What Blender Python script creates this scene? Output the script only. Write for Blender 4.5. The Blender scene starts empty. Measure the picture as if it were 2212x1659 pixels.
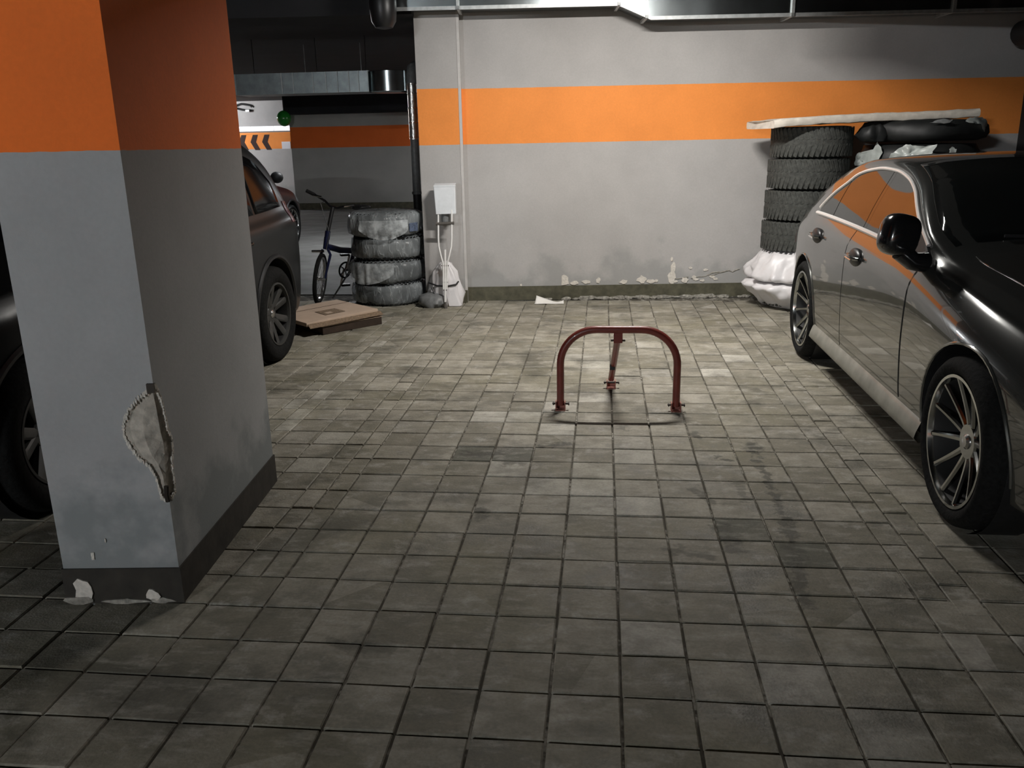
import bpy, bmesh, math, random
from mathutils import Vector, Matrix, noise
random.seed(7)
PI = math.pi
C = bpy.context.scene.collection
sc = bpy.context.scene

# ---------------------------------------------------------------- camera, world, lights, exposure
FPX, IW, IH = 1825.39, 2212, 1659
cam_d = bpy.data.cameras.new('camera'); cam = bpy.data.objects.new('camera', cam_d); C.objects.link(cam)
cam_d.sensor_fit = 'HORIZONTAL'; cam_d.sensor_width = 36.0; cam_d.lens = 36.0 * FPX / IW
cam_d.clip_start = 0.05; cam_d.clip_end = 100
_y, _p, _r = (math.radians(a) for a in (-6.2207, 15.8449, -1.15646))
_f = Vector((math.sin(_y) * math.cos(_p), math.cos(_y) * math.cos(_p), -math.sin(_p)))
_rt = Vector((math.cos(_y), -math.sin(_y), 0)); _u = _rt.cross(_f)
_R = math.cos(_r) * _rt + math.sin(_r) * _u
_U = -math.sin(_r) * _rt + math.cos(_r) * _u
CAM = Vector((-0.0663, -2.8566, 1.4952))
m = Matrix.Identity(4)
for i in range(3):
    m[i][0] = _R[i]; m[i][1] = _U[i]; m[i][2] = -_f[i]; m[i][3] = CAM[i]
cam.matrix_world = m
sc.camera = cam
def proj(x, y, z):
    d = Vector((x, y, z)) - CAM
    w = d.dot(_f)
    return (IW / 2 + FPX * d.dot(_R) / w, IH / 2 - FPX * d.dot(_U) / w, w)

wd = bpy.data.worlds.new('world'); sc.world = wd; wd.use_nodes = True
wd.node_tree.nodes['Background'].inputs[0].default_value = (0.55, 0.7, 0.75, 1)
wd.node_tree.nodes['Background'].inputs[1].default_value = 0.004

LAMP_MAIN = 1180.0          # emission strength of the lit diffuser over the bay
LAMP_NEAR = 2700.0           # tube in the driving lane behind the photographer
LAMP_LANE = 170.0           # tube over the lane beyond
LAMP_FAR = 1700.0            # tube by the far bright wall
LAMP_TIP = 16.0            # degrees the diffuser leans towards the back wall
LAMP_COL = (1.0, 0.965, 0.915, 1)

sc.view_settings.view_transform = 'Standard'; sc.view_settings.look = 'None'
sc.view_settings.exposure = 0.0; sc.view_settings.gamma = 1.0; sc.view_settings.use_curve_mapping = False

# ---------------------------------------------------------------- materials
class NT:
    def __init__(s, name):
        s.m = bpy.data.materials.new(name); s.m.use_nodes = True; s.t = s.m.node_tree
        s.b = s.t.nodes['Principled BSDF']; s.out = s.t.nodes['Material Output']
    def n(s, typ, **kw):
        q = s.t.nodes.new(typ)
        for k, v in kw.items(): setattr(q, k, v)
        return q
    def l(s, a, b): s.t.links.new(a, b)
    def val(s, sock, v):
        if isinstance(v, (int, float, tuple)): sock.default_value = v
        else: s.l(v, sock)
    def math(s, op, a, b=0.0, c=None, clamp=False):
        q = s.n('ShaderNodeMath', operation=op, use_clamp=clamp)
        s.val(q.inputs[0], a); s.val(q.inputs[1], b)
        if c is not None: s.val(q.inputs[2], c)
        return q.outputs[0]
    def vmath(s, op, a, b=(0, 0, 0), out=0):
        q = s.n('ShaderNodeVectorMath', operation=op)
        s.val(q.inputs[0], a); s.val(q.inputs[1], b)
        return q.outputs[out]
    def mix(s, f, a, b, mode='MIX'):
        q = s.n('ShaderNodeMix', data_type='RGBA', blend_type=mode)
        s.val(q.inputs[0], f); s.val(q.inputs[6], a); s.val(q.inputs[7], b)
        return q.outputs[2]
    def noise(s, vec, scale, detail=4, rough=.55, out=0):
        q = s.n('ShaderNodeTexNoise'); s.l(vec, q.inputs['Vector'])
        q.inputs['Scale'].default_value = scale; q.inputs['Detail'].default_value = detail
        q.inputs['Roughness'].default_value = rough
        return q.outputs[out]
    def rng(s, v, a, b, c=0.0, d=1.0):
        q = s.n('ShaderNodeMapRange'); s.val(q.inputs[0], v)
        for i, k in enumerate((a, b, c, d)): q.inputs[i + 1].default_value = k
        return q.outputs[0]
    def pos(s): return s.n('ShaderNodeNewGeometry').outputs['Position']
    def obj(s): return s.n('ShaderNodeTexCoord').outputs['Object']
    def bump(s, h, st=.3, dist=.01):
        q = s.n('ShaderNodeBump'); q.inputs['Strength'].default_value = st; q.inputs['Distance'].default_value = dist
        s.l(h, q.inputs['Height']); s.l(q.outputs[0], s.b.inputs['Normal'])
def c4(c): return (c[0], c[1], c[2], 1.0)

def simple(name, col, rough=.5, metal=0.0, var=.12, scale=30, bump=0.0, coat=0.0, spec=None, emit=None):
    t = NT(name)
    v = t.noise(t.obj(), scale)
    t.l(t.mix(t.rng(v, .3, .7), c4([c * (1 - var) for c in col]), c4([min(1, c * (1 + var)) for c in col])), t.b.inputs['Base Color'])
    t.b.inputs['Roughness'].default_value = rough; t.b.inputs['Metallic'].default_value = metal
    t.b.inputs['Coat Weight'].default_value = coat; t.b.inputs['Coat Roughness'].default_value = .03
    if spec is not None: t.b.inputs['IOR'].default_value = spec
    if bump: t.bump(v, bump, .01)
    if emit:
        t.b.inputs['Emission Color'].default_value = c4(emit[0]); t.b.inputs['Emission Strength'].default_value = emit[1]
    return t.m

def wall_mat(name, gray, orange, dirt=0.5, top=2.0):
    t = NT(name)
    P = t.pos()
    sp = t.n('ShaderNodeSeparateXYZ'); t.l(P, sp.inputs[0]); z = sp.outputs[2]
    wob = t.rng(t.noise(P, 14, 2), 0, 1, -.003, .003)
    zz = t.math('ADD', z, wob)
    band = t.math('MULTIPLY', t.math('GREATER_THAN', zz, 1.5), t.math('LESS_THAN', zz, top))
    mott = t.rng(t.noise(P, 2.2, 5), .3, .7, .92, 1.06)
    g = t.mix(band, c4(gray), c4(orange))
    fine = t.rng(t.noise(P, 60, 3), .3, .7, .97, 1.03)
    g = t.mix(1.0, g, t.math('MULTIPLY', mott, fine), 'MULTIPLY')
    # damp, dirty paint near the floor
    hz = t.math('ADD', z, t.rng(t.noise(P, 3.2, 5, .6), .25, .75, -.30, .30))
    d = t.rng(hz, .42, .22, 0, dirt)
    g = t.mix(d, g, c4((gray[0] * .62, gray[1] * .66, gray[2] * .66)))
    t.l(g, t.b.inputs['Base Color'])
    t.b.inputs['Roughness'].default_value = .62; t.b.inputs['Specular IOR Level'].default_value = .2
    t.bump(t.noise(P, 130, 3), .12, .004)
    return t.m

M = {}
M['wall'] = wall_mat('painted_wall', (.43, .415, .405), (.86, .29, .065))
M['pillar'] = wall_mat('painted_pillar', (.40, .405, .41), (.97, .19, .018), .95, 2.5)
M['far_wall'] = wall_mat('far_painted_wall', (.40, .395, .37), (.78, .16, .03), .1)
M['skirt'] = simple('olive_skirting_paint', (.085, .080, .052), .75, var=.35, scale=14, bump=.2)
M['ceiling'] = simple('dark_ceiling', (.013, .013, .015), .9, var=.3, scale=2)
M['beam'] = simple('dark_beam', (.012, .012, .014), .85, var=.3, scale=3)
t = NT('joint_bed'); P = t.pos()
sal = t.math('MULTIPLY', t.rng(t.noise(t.vmath('MULTIPLY', P, (1, .6, 1)), 5.5, 4, .7), .46, .60), t.rng(t.noise(P, 34, 3), .40, .55))
t.l(t.mix(t.math('MULTIPLY', sal, .8), (.070, .062, .047, 1), (.42, .40, .35, 1)), t.b.inputs['Base Color']); t.b.inputs['Roughness'].default_value = .95
M['slab'] = t.m
M['lane'] = simple('lane_concrete', (.21, .21, .20), .75, var=.3, scale=2.2, bump=.1)
M['plaster'] = simple('bare_plaster', (.66, .62, .56), .9, var=.15, scale=50, bump=.4)
M['mortar'] = simple('rough_mortar', (.30, .285, .25), .95, var=.45, scale=40, bump=.6)
M['concrete_core'] = simple('bare_concrete', (.50, .46, .40), .95, var=.35, scale=26, bump=.7)
M['bead_paint'] = simple('corner_bead_paint', (.52, .50, .485), .5, var=.06, scale=20)
M['galv'] = simple('galvanised_sheet', (.40, .44, .45), .21, 1.0, var=.12, scale=9)
M['galv_dark'] = simple('dark_galvanised_sheet', (.30, .34, .35), .36, 1.0, var=.2, scale=9)  # darker, rougher sheet for the flat lane duct sections
M['galv_flange'] = simple('galvanised_flange', (.50, .52, .52), .5, .7, var=.15, scale=25)
M['foil'] = simple('foil_wrap', (.75, .74, .72), .3, 1.0, var=.15, scale=40, bump=.5)
M['pipe_gray'] = simple('gray_pipe', (.16, .165, .165), .5, 0, var=.2, scale=30)
M['black_plastic'] = simple('black_plastic', (.012, .012, .013), .5, var=.3, scale=30)
M['black_gloss'] = simple('black_gloss', (.010, .010, .011), .16, coat=.6)
M['black_satin'] = simple('black_satin', (.010, .010, .011), .4)
M['rubber'] = simple('tire_rubber', (.011, .0112, .011), .85, var=.35, scale=60, bump=.35, spec=1.2)
M['rubber_dusty'] = simple('dusty_tire_rubber', (.050, .052, .047), .85, var=.4, scale=35, bump=.5)
M['red_paint'] = simple('dark_red_paint', (.17, .028, .020), .38, .0, var=.18, scale=20, coat=.3)
M['galv_bolt'] = simple('rusty_bolt', (.05, .042, .035), .55, .6)
M['bracket_paint'] = simple('faded_red_bracket', (.33, .13, .10), .5, 0, var=.25, scale=40)
M['chrome'] = simple('satin_chrome', (.88, .87, .85), .16, 1.0, var=.03)
M['trim'] = simple('satin_bright_trim', (.80, .78, .76), .38, .55, var=.03)
M['sill'] = simple('lit_tone_sill', (.20, .195, .165), .5, 0, var=.25, scale=9, coat=.2)  # skirt coloured paler to stand in for light caught on its top
M['alloy'] = simple('silver_alloy', (.48, .49, .48), .15, 1.0, var=.06)
M['alloy_gray'] = simple('gray_alloy', (.038, .038, .036), .55, .1, var=.1)
M['disc'] = simple('brake_disc', (.012, .012, .012), .6, .0)
M['white_plastic'] = simple('white_plastic_cover', (.74, .77, .80), .4, var=.05, scale=20)
M['crutch'] = simple('white_painted_tube', (.80, .79, .77), .35, 0, var=.05)
M['rubber_tip'] = simple('gray_rubber_tip', (.10, .09, .08), .8)
M['white_bag'] = simple('white_polythene_bag', (.70, .68, .69), .42, 0, var=.1, scale=6, bump=.15)
M['paper'] = simple('white_paper', (.80, .78, .74), .8, var=.03)
M['card'] = simple('brown_cardboard', (.50, .38, .29), .85, var=.08, scale=8)
M['card_dark'] = simple('dark_cardboard', (.035, .021, .013), .9, var=.3, scale=12)
M['card_print'] = simple('brown_print', (.20, .14, .09), .85, var=.45, scale=60)
M['foam'] = simple('pale_foam_board', (.62, .57, .50), .85, var=.15, scale=14, bump=.5)
M['black_bag'] = simple('black_polythene', (.010, .011, .011), .55)
M['gray_film'] = simple('crumpled_pale_film', (.42, .45, .43), .35, var=.2, scale=12)
M['suv_paint'] = simple('dark_gray_car_paint', (.0085, .0088, .0088), .30, .0, var=.1, scale=5, coat=.0, spec=1.26)
M['red_car'] = simple('dark_red_car_paint', (.026, .010, .009), .3, .0, coat=.2, spec=1.35)
M['car_glass'] = simple('dark_car_glass', (.006, .007, .007), .03, 0, coat=.0, spec=1.7)
M['suv_glass'] = simple('black_car_glass', (.004, .004, .0045), .10, 0, spec=1.22)
M['tail_lens'] = simple('red_tail_lens', (.055, .006, .007), .2, coat=.2)
M['head_lens'] = simple('clear_lamp_lens', (.25, .26, .27), .08, .5, coat=.8)
M['green'] = simple('green_gloss', (.03, .30, .04), .18, var=.15, scale=12, coat=.4)
M['bike_blue'] = simple('dark_blue_bike_paint', (.010, .014, .050), .35, .2, coat=.5)
M['steel'] = simple('bright_steel', (.55, .55, .55), .25, 1.0)
M['chevron'] = simple('black_chevron_paint', (.03, .012, .010), .8)
M['notice'] = simple('white_notice_paper', (.78, .76, .80), .7, var=.02)
M['fixture'] = simple('white_lamp_body', (.6, .6, .6), .5)
M['skirt_dark'] = simple('dark_brown_skirting_paint', (.030, .026, .020), .8, var=.35, scale=14, bump=.2)
M['gap'] = simple('dark_panel_gap', (.010, .010, .009), .9)
M['blue_print'] = simple('blue_gray_label', (.10, .13, .20), .6, var=.6, scale=70)
M['tube_lit'] = None
def emit_mat(name, col, st):
    t = NT(name); t.b.inputs['Base Color'].default_value = (.8, .8, .8, 1)
    t.b.inputs['Emission Color'].default_value = col; t.b.inputs['Emission Strength'].default_value = st
    return t.m

# coupe paint: dark metallic clearcoat with a film of dust that thickens towards the sill
t = NT('gray_coupe_paint'); P = t.obj()
sp = t.n('ShaderNodeSeparateXYZ'); t.l(P, sp.inputs[0])
dust = t.math('MULTIPLY', t.rng(sp.outputs[2], .75, .2, .0, .32), t.rng(t.noise(P, 5, 5), .3, .7, .55, 1.0))
t.l(t.mix(dust, (.045, .047, .045, 1), (.26, .25, .20, 1)), t.b.inputs['Base Color'])
t.l(t.rng(dust, 0, .3, .19, .5), t.b.inputs['Roughness'])
t.b.inputs['Metallic'].default_value = .5; t.b.inputs['Coat Weight'].default_value = 1.0
t.b.inputs['Coat Roughness'].default_value = .03; t.b.inputs['Coat IOR'].default_value = 1.85
M['coupe'] = t.m

# clear polythene film over the wrapped tyres
t = NT('clear_film'); P = t.obj()
tr = t.n('ShaderNodeBsdfTransparent'); tr.inputs[0].default_value = (.86, .88, .90, 1)
t.b.inputs['Base Color'].default_value = (.50, .54, .56, 1); t.b.inputs['Roughness'].default_value = .28
mx = t.n('ShaderNodeMixShader')
wr = t.noise(P, 3.2, 3, .5)
st = t.noise(t.vmath('MULTIPLY', P, (9, 9, 2.2)), 1.6, 3, .55)
cre = t.math('POWER', t.math('SUBTRACT', 1.0, t.math('MULTIPLY', t.math('ABSOLUTE', t.math('SUBTRACT', st, .5)), 2.0)), 26.0)
t.l(t.math('ADD', t.rng(wr, .35, .65, .22, .46), t.math('MULTIPLY', cre, .32), clamp=True), mx.inputs[0]); t.l(tr.outputs[0], mx.inputs[1]); t.l(t.b.outputs[0], mx.inputs[2])
t.l(mx.outputs[0], t.out.inputs[0]); t.bump(t.math('ADD', t.noise(P, 7, 3), t.math('MULTIPLY', cre, .35)), .6, .02)
M['film'] = t.m

# concrete pavers: every stone its own tone, dust, soot stains and tyre marks lie in the ground
def paver_material(name='concrete_paver', lo=(.205, .187, .143, 1), hi=(.355, .328, .270, 1), dirt=1.0):
    t = NT(name); P = t.pos()
    sn = t.vmath('SNAP', t.vmath('ADD', P, (.003, .003, 0)), (.2, .2, 10))
    w = t.n('ShaderNodeTexWhiteNoise', noise_dimensions='3D'); t.l(sn, w.inputs['Vector'])
    w2 = t.n('ShaderNodeTexWhiteNoise', noise_dimensions='3D'); t.l(t.vmath('ADD', sn, (7.3, 2.1, 0)), w2.inputs['Vector'])
    base = t.mix(t.rng(w.outputs[0], .1, .9), lo, hi)
    pale = t.rng(w2.outputs[0], .88, .98, 0, .55)
    big = t.rng(t.noise(P, .55, 3), .42, .6)
    base = t.mix(t.math('MULTIPLY', pale, big), base, (.52, .50, .46, 1))
    # worn edges are paler than soiled middles
    cl = t.rng(t.noise(P, 7.0, 5, .62), .36, .66, 0, 1)
    base = t.mix(t.math('MULTIPLY', cl, .58 * dirt), base, (.13, .122, .092, 1))
    soot = t.rng(t.noise(P, 3.1, 6, .68), .50, .66, 0, .80 * dirt)
    base = t.mix(soot, base, (.085, .082, .064, 1))
    ol = t.rng(t.noise(t.vmath('ADD', P, (4, 9, 0)), 1.6, 4), .5, .7, 0, .35)
    base = t.mix(ol, base, (.21, .19, .11, 1))
    eff = t.rng(t.noise(t.vmath('ADD', P, (11, 3, 0)), 9, 6, .7), .55, .72, 0, .62)
    base = t.mix(eff, base, (.46, .44, .40, 1))
    wob = t.noise(P, 22, 4, .6, 0)
    wv = t.rng(wob, .3, .7, -.035, .035)
    stains = [((.70, 1.27), (.69, .42), .022, .75), ((.69, .42), (.62, -.25), .035, .7), ((.43, .33), (.44, .12), .045, .7),
              ((.55, .80), (.56, .60), .03, .5), ((.70, 1.30), (.70, 1.24), .05, .85), ((-.73, 1.10), (-.58, 1.10), .055, .8),
              ((-.50, .98), (-.46, .98), .04, .6), ((-.56, .40), (-.54, .36), .04, .7), ((-.35, 1.22), (-.22, 1.27), .03, .75),
              ((.22, .10), (.34, .06), .04, .6), ((.42, 1.45), (.46, 1.40), .03, .7), ((-.62, 3.2), (-.50, 2.6), .10, .45),
              ((-.75, 2.9), (-.2, 2.75), .06, .4), ((-1.35, .0), (-1.1, .25), .12, .5), ((-1.7, -.75), (-1.2, -.95), .15, .6),
              ((.35, .7), (.42, .55), .03, .6), ((-.9, -.6), (-.72, -.62), .03, .45), ((-2.0, -.2), (-2.6, .6), .25, .6),
              ((.05, 1.55), (.06, 1.50), .03, .5), ((.50, 1.12), (.53, 1.08), .025, .8)]
    xy = t.vmath('MULTIPLY', P, (1, 1, 0))
    for a, b, r, st in stains:
        ab = Vector((b[0] - a[0], b[1] - a[1], 0)); L2 = max(ab.length_squared, 1e-6)
        pa = t.vmath('SUBTRACT', xy, (a[0], a[1], 0.0))
        dt = t.n('ShaderNodeVectorMath', operation='DOT_PRODUCT'); t.l(pa, dt.inputs[0]); dt.inputs[1].default_value = (ab.x / L2, ab.y / L2, 0)
        h = t.math('MAXIMUM', t.math('MINIMUM', dt.outputs['Value'], 1.0), 0.0)
        sc_ = t.n('ShaderNodeVectorMath', operation='SCALE'); sc_.inputs[0].default_value = (ab.x, ab.y, 0); t.l(h, sc_.inputs['Scale'])
        dd = t.n('ShaderNodeVectorMath', operation='LENGTH'); t.l(t.vmath('SUBTRACT', pa, sc_.outputs[0]), dd.inputs[0])
        dist = t.math('ADD', dd.outputs['Value'], wv)
        base = t.mix(t.rng(dist, r * 1.15, r * .35, 0, st), base, (.050, .048, .036, 1))
    str_ = t.rng(t.noise(t.vmath('MULTIPLY', P, (5, 14, 1)), 1.3, 5, .65), .52, .72, 0, .5)
    base = t.mix(str_, base, (.44, .42, .365, 1))
    str2 = t.rng(t.noise(t.vmath('ADD', t.vmath('MULTIPLY', P, (4, 11, 1)), (31, 5, 0)), 1.2, 5, .65), .53, .74, 0, .65)
    base = t.mix(str2, base, (.105, .098, .070, 1))
    fine = t.rng(t.noise(P, 90, 3), .3, .7, .88, 1.1)
    base = t.mix(1.0, base, fine, 'MULTIPLY')
    t.l(base, t.b.inputs['Base Color'])
    t.l(t.rng(soot, 0, .6, .78, .6), t.b.inputs['Roughness'])
    hh = t.math('ADD', t.noise(P, 120, 3), t.math('MULTIPLY', t.noise(P, 18, 3), 1.2))
    t.bump(hh, .35, .006)
    return t.m
M['paver'] = paver_material()
M['paver_pale'] = paver_material('pale_concrete_paver', (.38, .36, .305, 1), (.50, .475, .415, 1), .85)
M['paver_dark'] = paver_material('soiled_concrete_paver', (.085, .088, .066, 1), (.13, .125, .095, 1))

# ---------------------------------------------------------------- mesh helpers
class B:
    """collects geometry; build() links it as one mesh object"""
    def __init__(s): s.v = []; s.f = []
    def add(s, vs, fs, mat=None):
        o = len(s.v)
        s.v += [tuple(mat @ Vector(v)) if mat else tuple(v) for v in vs]
        s.f += [tuple(i + o for i in f) for f in fs]
        return s
    def box(s, c, d, rz=0, mat=None):
        x, y, z = (k / 2 for k in d)
        vs = [(sx * x, sy * y, sz * z) for sz in (-1, 1) for sx, sy in ((-1, -1), (1, -1), (1, 1), (-1, 1))]
        R = Matrix.Translation(c) @ (mat if mat else Matrix.Rotation(rz, 4, 'Z'))
        return s.add(vs, [(3, 2, 1, 0), (4, 5, 6, 7), (0, 1, 5, 4), (1, 2, 6, 5), (2, 3, 7, 6), (3, 0, 4, 7)], R)
    def tube(s, pts, r, n=10, closed=False):
        pts = [Vector(p) for p in pts]; N = len(pts)
        rs = r if isinstance(r, (list, tuple)) else [r] * N
        base = len(s.v); prev = None
        for i, p in enumerate(pts):
            if closed: d = pts[(i + 1) % N] - pts[i - 1]
            else: d = pts[min(i + 1, N - 1)] - pts[max(i - 1, 0)]
            d.normalize()
            if prev is None:
                a = Vector((0, 0, 1)) if abs(d.z) < .9 else Vector((1, 0, 0))
                u = d.cross(a).normalized()
            else:
                u = (prev - d * prev.dot(d)).normalized()
            prev = u; w = d.cross(u)
            for k in range(n):
                an = 2 * PI * k / n
                s.v.append(tuple(p + rs[i] * (math.cos(an) * u + math.sin(an) * w)))
        rng_ = range(N) if closed else range(N - 1)
        for i in rng_:
            j = (i + 1) % N
            for k in range(n):
                k2 = (k + 1) % n
                s.f.append((base + i * n + k, base + i * n + k2, base + j * n + k2, base + j * n + k))
        if not closed:
            s.f.append(tuple(base + k for k in range(n))[::-1]); s.f.append(tuple(base + (N - 1) * n + k for k in range(n)))
        return s
    def lathe(s, prof, n=32, mat=None, cap=True, fn=None):
        """prof [(r, z)] about local z"""
        base = len(s.v); vs = []
        for (r, z) in prof:
            for k in range(n):
                a = 2 * PI * k / n
                v = Vector((r * math.cos(a), r * math.sin(a), z))
                if fn: v = fn(v, a)
                vs.append(v)
        fs = []
        for i in range(len(prof) - 1):
            for k in range(n):
                k2 = (k + 1) % n
                fs.append((i * n + k, i * n + k2, (i + 1) * n + k2, (i + 1) * n + k))
        if cap:
            fs.append(tuple(range(n))[::-1]); fs.append(tuple((len(prof) - 1) * n + k for k in range(n)))
        return s.add(vs, fs, mat)
    def sphere(s, c, r, n=16, m_=10, sq=(1, 1, 1), rot=None):
        prof = [(max(1e-4, math.sin(PI * i / m_)), -math.cos(PI * i / m_)) for i in range(m_ + 1)]
        mt = Matrix.Translation(c) @ (rot if rot else Matrix.Identity(4)) @ Matrix.Diagonal((r * sq[0], r * sq[1], r * sq[2], 1))
        return s.lathe(prof, n, mt, cap=True)
    def superball(s, c, r, p=.6, n=28, m_=16, rot=None):
        pw = lambda v: math.copysign(abs(v) ** p, v)
        vs = []; fs = []
        for i in range(m_ + 1):
            ph = -PI / 2 + PI * i / m_
            for k in range(n):
                th = 2 * PI * k / n
                vs.append((r[0] * pw(math.cos(ph)) * pw(math.cos(th)), r[1] * pw(math.cos(ph)) * pw(math.sin(th)), r[2] * pw(math.sin(ph))))
        for i in range(m_):
            for k in range(n): fs.append((i * n + k, i * n + (k + 1) % n, (i + 1) * n + (k + 1) % n, (i + 1) * n + k))
        return s.add(vs, fs, Matrix.Translation(c) @ (rot if rot else Matrix.Identity(4)))
    def prism(s, poly, h0, h1, mat=None):
        n = len(poly)
        vs = [(x, y, h0) for x, y in poly] + [(x, y, h1) for x, y in poly]
        fs = [tuple(range(n))[::-1], tuple(range(n, 2 * n))] + [(i, (i + 1) % n, n + (i + 1) % n, n + i) for i in range(n)]
        return s.add(vs, fs, mat)
    def grid(s, rows):
        base = len(s.v); R = len(rows); K = len(rows[0])
        for r in rows: s.v += [tuple(p) for p in r]
        for i in range(R - 1):
            for k in range(K - 1):
                s.f.append((base + i * K + k, base + i * K + k + 1, base + (i + 1) * K + k + 1, base + (i + 1) * K + k))
        return s
    def mesh(s, name, smooth=False, off=None):
        me = bpy.data.meshes.new(name)
        vs = s.v if off is None else [(x - off[0], y - off[1], z - off[2]) for x, y, z in s.v]
        me.from_pydata(vs, [], s.f); me.update()
        bm = bmesh.new(); bm.from_mesh(me); bmesh.ops.recalc_face_normals(bm, faces=bm.faces); bm.to_mesh(me); bm.free()
        if smooth:
            for p in me.polygons: p.use_smooth = True
            if smooth != 'all': me.set_sharp_from_angle(angle=math.radians(smooth if smooth is not True else 38))
        return me
    def build(s, name, mat, parent=None, smooth=False, bevel=0, world=False):
        off = None
        if world and parent is not None: off = wloc(parent)
        me = s.mesh(name, smooth, off); me.materials.append(mat)
        o = bpy.data.objects.new(name, me); C.objects.link(o)
        if parent is not None: o.parent = parent
        if bevel:
            md = o.modifiers.new('b', 'BEVEL'); md.width = bevel; md.segments = 2; md.limit_method = 'ANGLE'
        return o
def wloc(o):
    v = Vector(o.location)
    while o.parent: o = o.parent; v = v + Vector(o.location)
    return v
def tag(o, label=None, cat=None, group=None, kind=None):
    if label: o['label'] = label
    if cat: o['category'] = cat
    if group: o['group'] = group
    if kind: o['kind'] = kind
    return o
def thing(name, label, cat, loc=(0, 0, 0), rz=0, group=None):
    o = bpy.data.objects.new(name, None); C.objects.link(o); o.empty_display_size = .1
    o.location = loc; o.rotation_euler = (0, 0, rz)
    return tag(o, label, cat, group)
def struct(b, name, mat, parent=None, **kw):
    o = b.build(name, mat, parent, **kw)
    if parent is None: o['kind'] = 'structure'
    return o
def copy_tree(o, parent=None):
    c = o.copy(); C.objects.link(c)
    if parent is not None: c.parent = parent
    for ch in [k for k in bpy.data.objects if k.parent == o]: copy_tree(ch, c)
    return c
def spline(xs, ys, x):
    """smooth monotone-ish cubic through control points"""
    if x <= xs[0]: return ys[0]
    if x >= xs[-1]: return ys[-1]
    i = 0
    while xs[i + 1] < x: i += 1
    def slope(k):
        if k == 0 or k == len(xs) - 1: return 0 if False else (ys[min(k + 1, len(xs) - 1)] - ys[max(k - 1, 0)]) / (xs[min(k + 1, len(xs) - 1)] - xs[max(k - 1, 0)])
        a = (ys[k] - ys[k - 1]) / (xs[k] - xs[k - 1]); b = (ys[k + 1] - ys[k]) / (xs[k + 1] - xs[k])
        if a * b <= 0: return 0.0
        return 2 * a * b / (a + b)
    h = xs[i + 1] - xs[i]; u = (x - xs[i]) / h
    m0, m1 = slope(i) * h, slope(i + 1) * h
    return (2 * u**3 - 3 * u**2 + 1) * ys[i] + (u**3 - 2 * u**2 + u) * m0 + (-2 * u**3 + 3 * u**2) * ys[i + 1] + (u**3 - u**2) * m1
def nz(p, s=1.0): return noise.noise(Vector(p) * s)

# ---------------------------------------------------------------- the shell of the garage
WA = math.atan(.085)                              # the building stands about 5 degrees off the paving
WD = Vector((math.cos(WA), math.sin(WA), 0)); WN = Vector((math.sin(WA), -math.cos(WA), 0))   # along the wall, out of the wall
W0 = Vector((-1.384, 5.390, 0))
def WP(t, off=0.0, z=0.0): return W0 + WD * t + WN * off + Vector((0, 0, z))
CEIL = 2.95
def wall_box(b, t0, t1, o0, o1, z0, z1):
    vs = [WP(t0, o0, z0), WP(t1, o0, z0), WP(t1, o1, z0), WP(t0, o1, z0), WP(t0, o0, z1), WP(t1, o0, z1), WP(t1, o1, z1), WP(t0, o1, z1)]
    return b.add(vs, [(3, 2, 1, 0), (4, 5, 6, 7), (0, 1, 5, 4), (1, 2, 6, 5), (2, 3, 7, 6), (3, 0, 4, 7)])

floor = struct(B().box((-3, 7.4, -.0585), (26, 39.2, .1)), 'floor', M['slab'])
struct(B().box((-3, 7.4, CEIL + .05), (26, 39.2, .1)), 'ceiling', M['ceiling'])
wall = struct(wall_box(B(), -.40, 5.6, -.35, 0, -.02, CEIL), 'wall_back', M['wall'])
sk = wall_box(B(), 0.0, 5.2, 0, .012, 0, .138)
struct(sk, 'baseboard_back', M['skirt'])
# pilaster at the left end of the wall, with its metal corner bead
col = struct(wall_box(B(), -.405, 0.0, -.35, .105, -.02, CEIL), 'pillar_wall', M['wall'])
wall_box(B(), -.022, .004, .08, .109, 0, CEIL).build('corner_bead', M['bead_paint'], col)
struct(wall_box(B(), -.409, .003, .0, .113, 0, .125), 'baseboard_pillar', M['skirt'])

# crumbling mortar along the foot of the wall
def chip(b, t, z, w, h, seed, off=.004, n=11, pt=None):
    rnd = random.Random(seed); poly = []
    for k in range(n):
        a = 2 * PI * k / n; r = rnd.uniform(.6, 1.05)
        poly.append((t + w / 2 * r * math.cos(a), z + h / 2 * r * math.sin(a)))
    pt = pt or WP
    vs = [pt(x, off + rnd.uniform(0, .003), y) for x, y in poly] + [pt(x, -.004, y) for x, y in poly] + [pt(t, off + .002, z)]
    fs = [(k, (k + 1) % n, 2 * n) for k in range(n)] + [(k, n + k, n + (k + 1) % n, (k + 1) % n) for k in range(n)]
    return b.add(vs, fs)
def wall_t(px): return (px - (-1.384)) / math.cos(WA)
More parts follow.
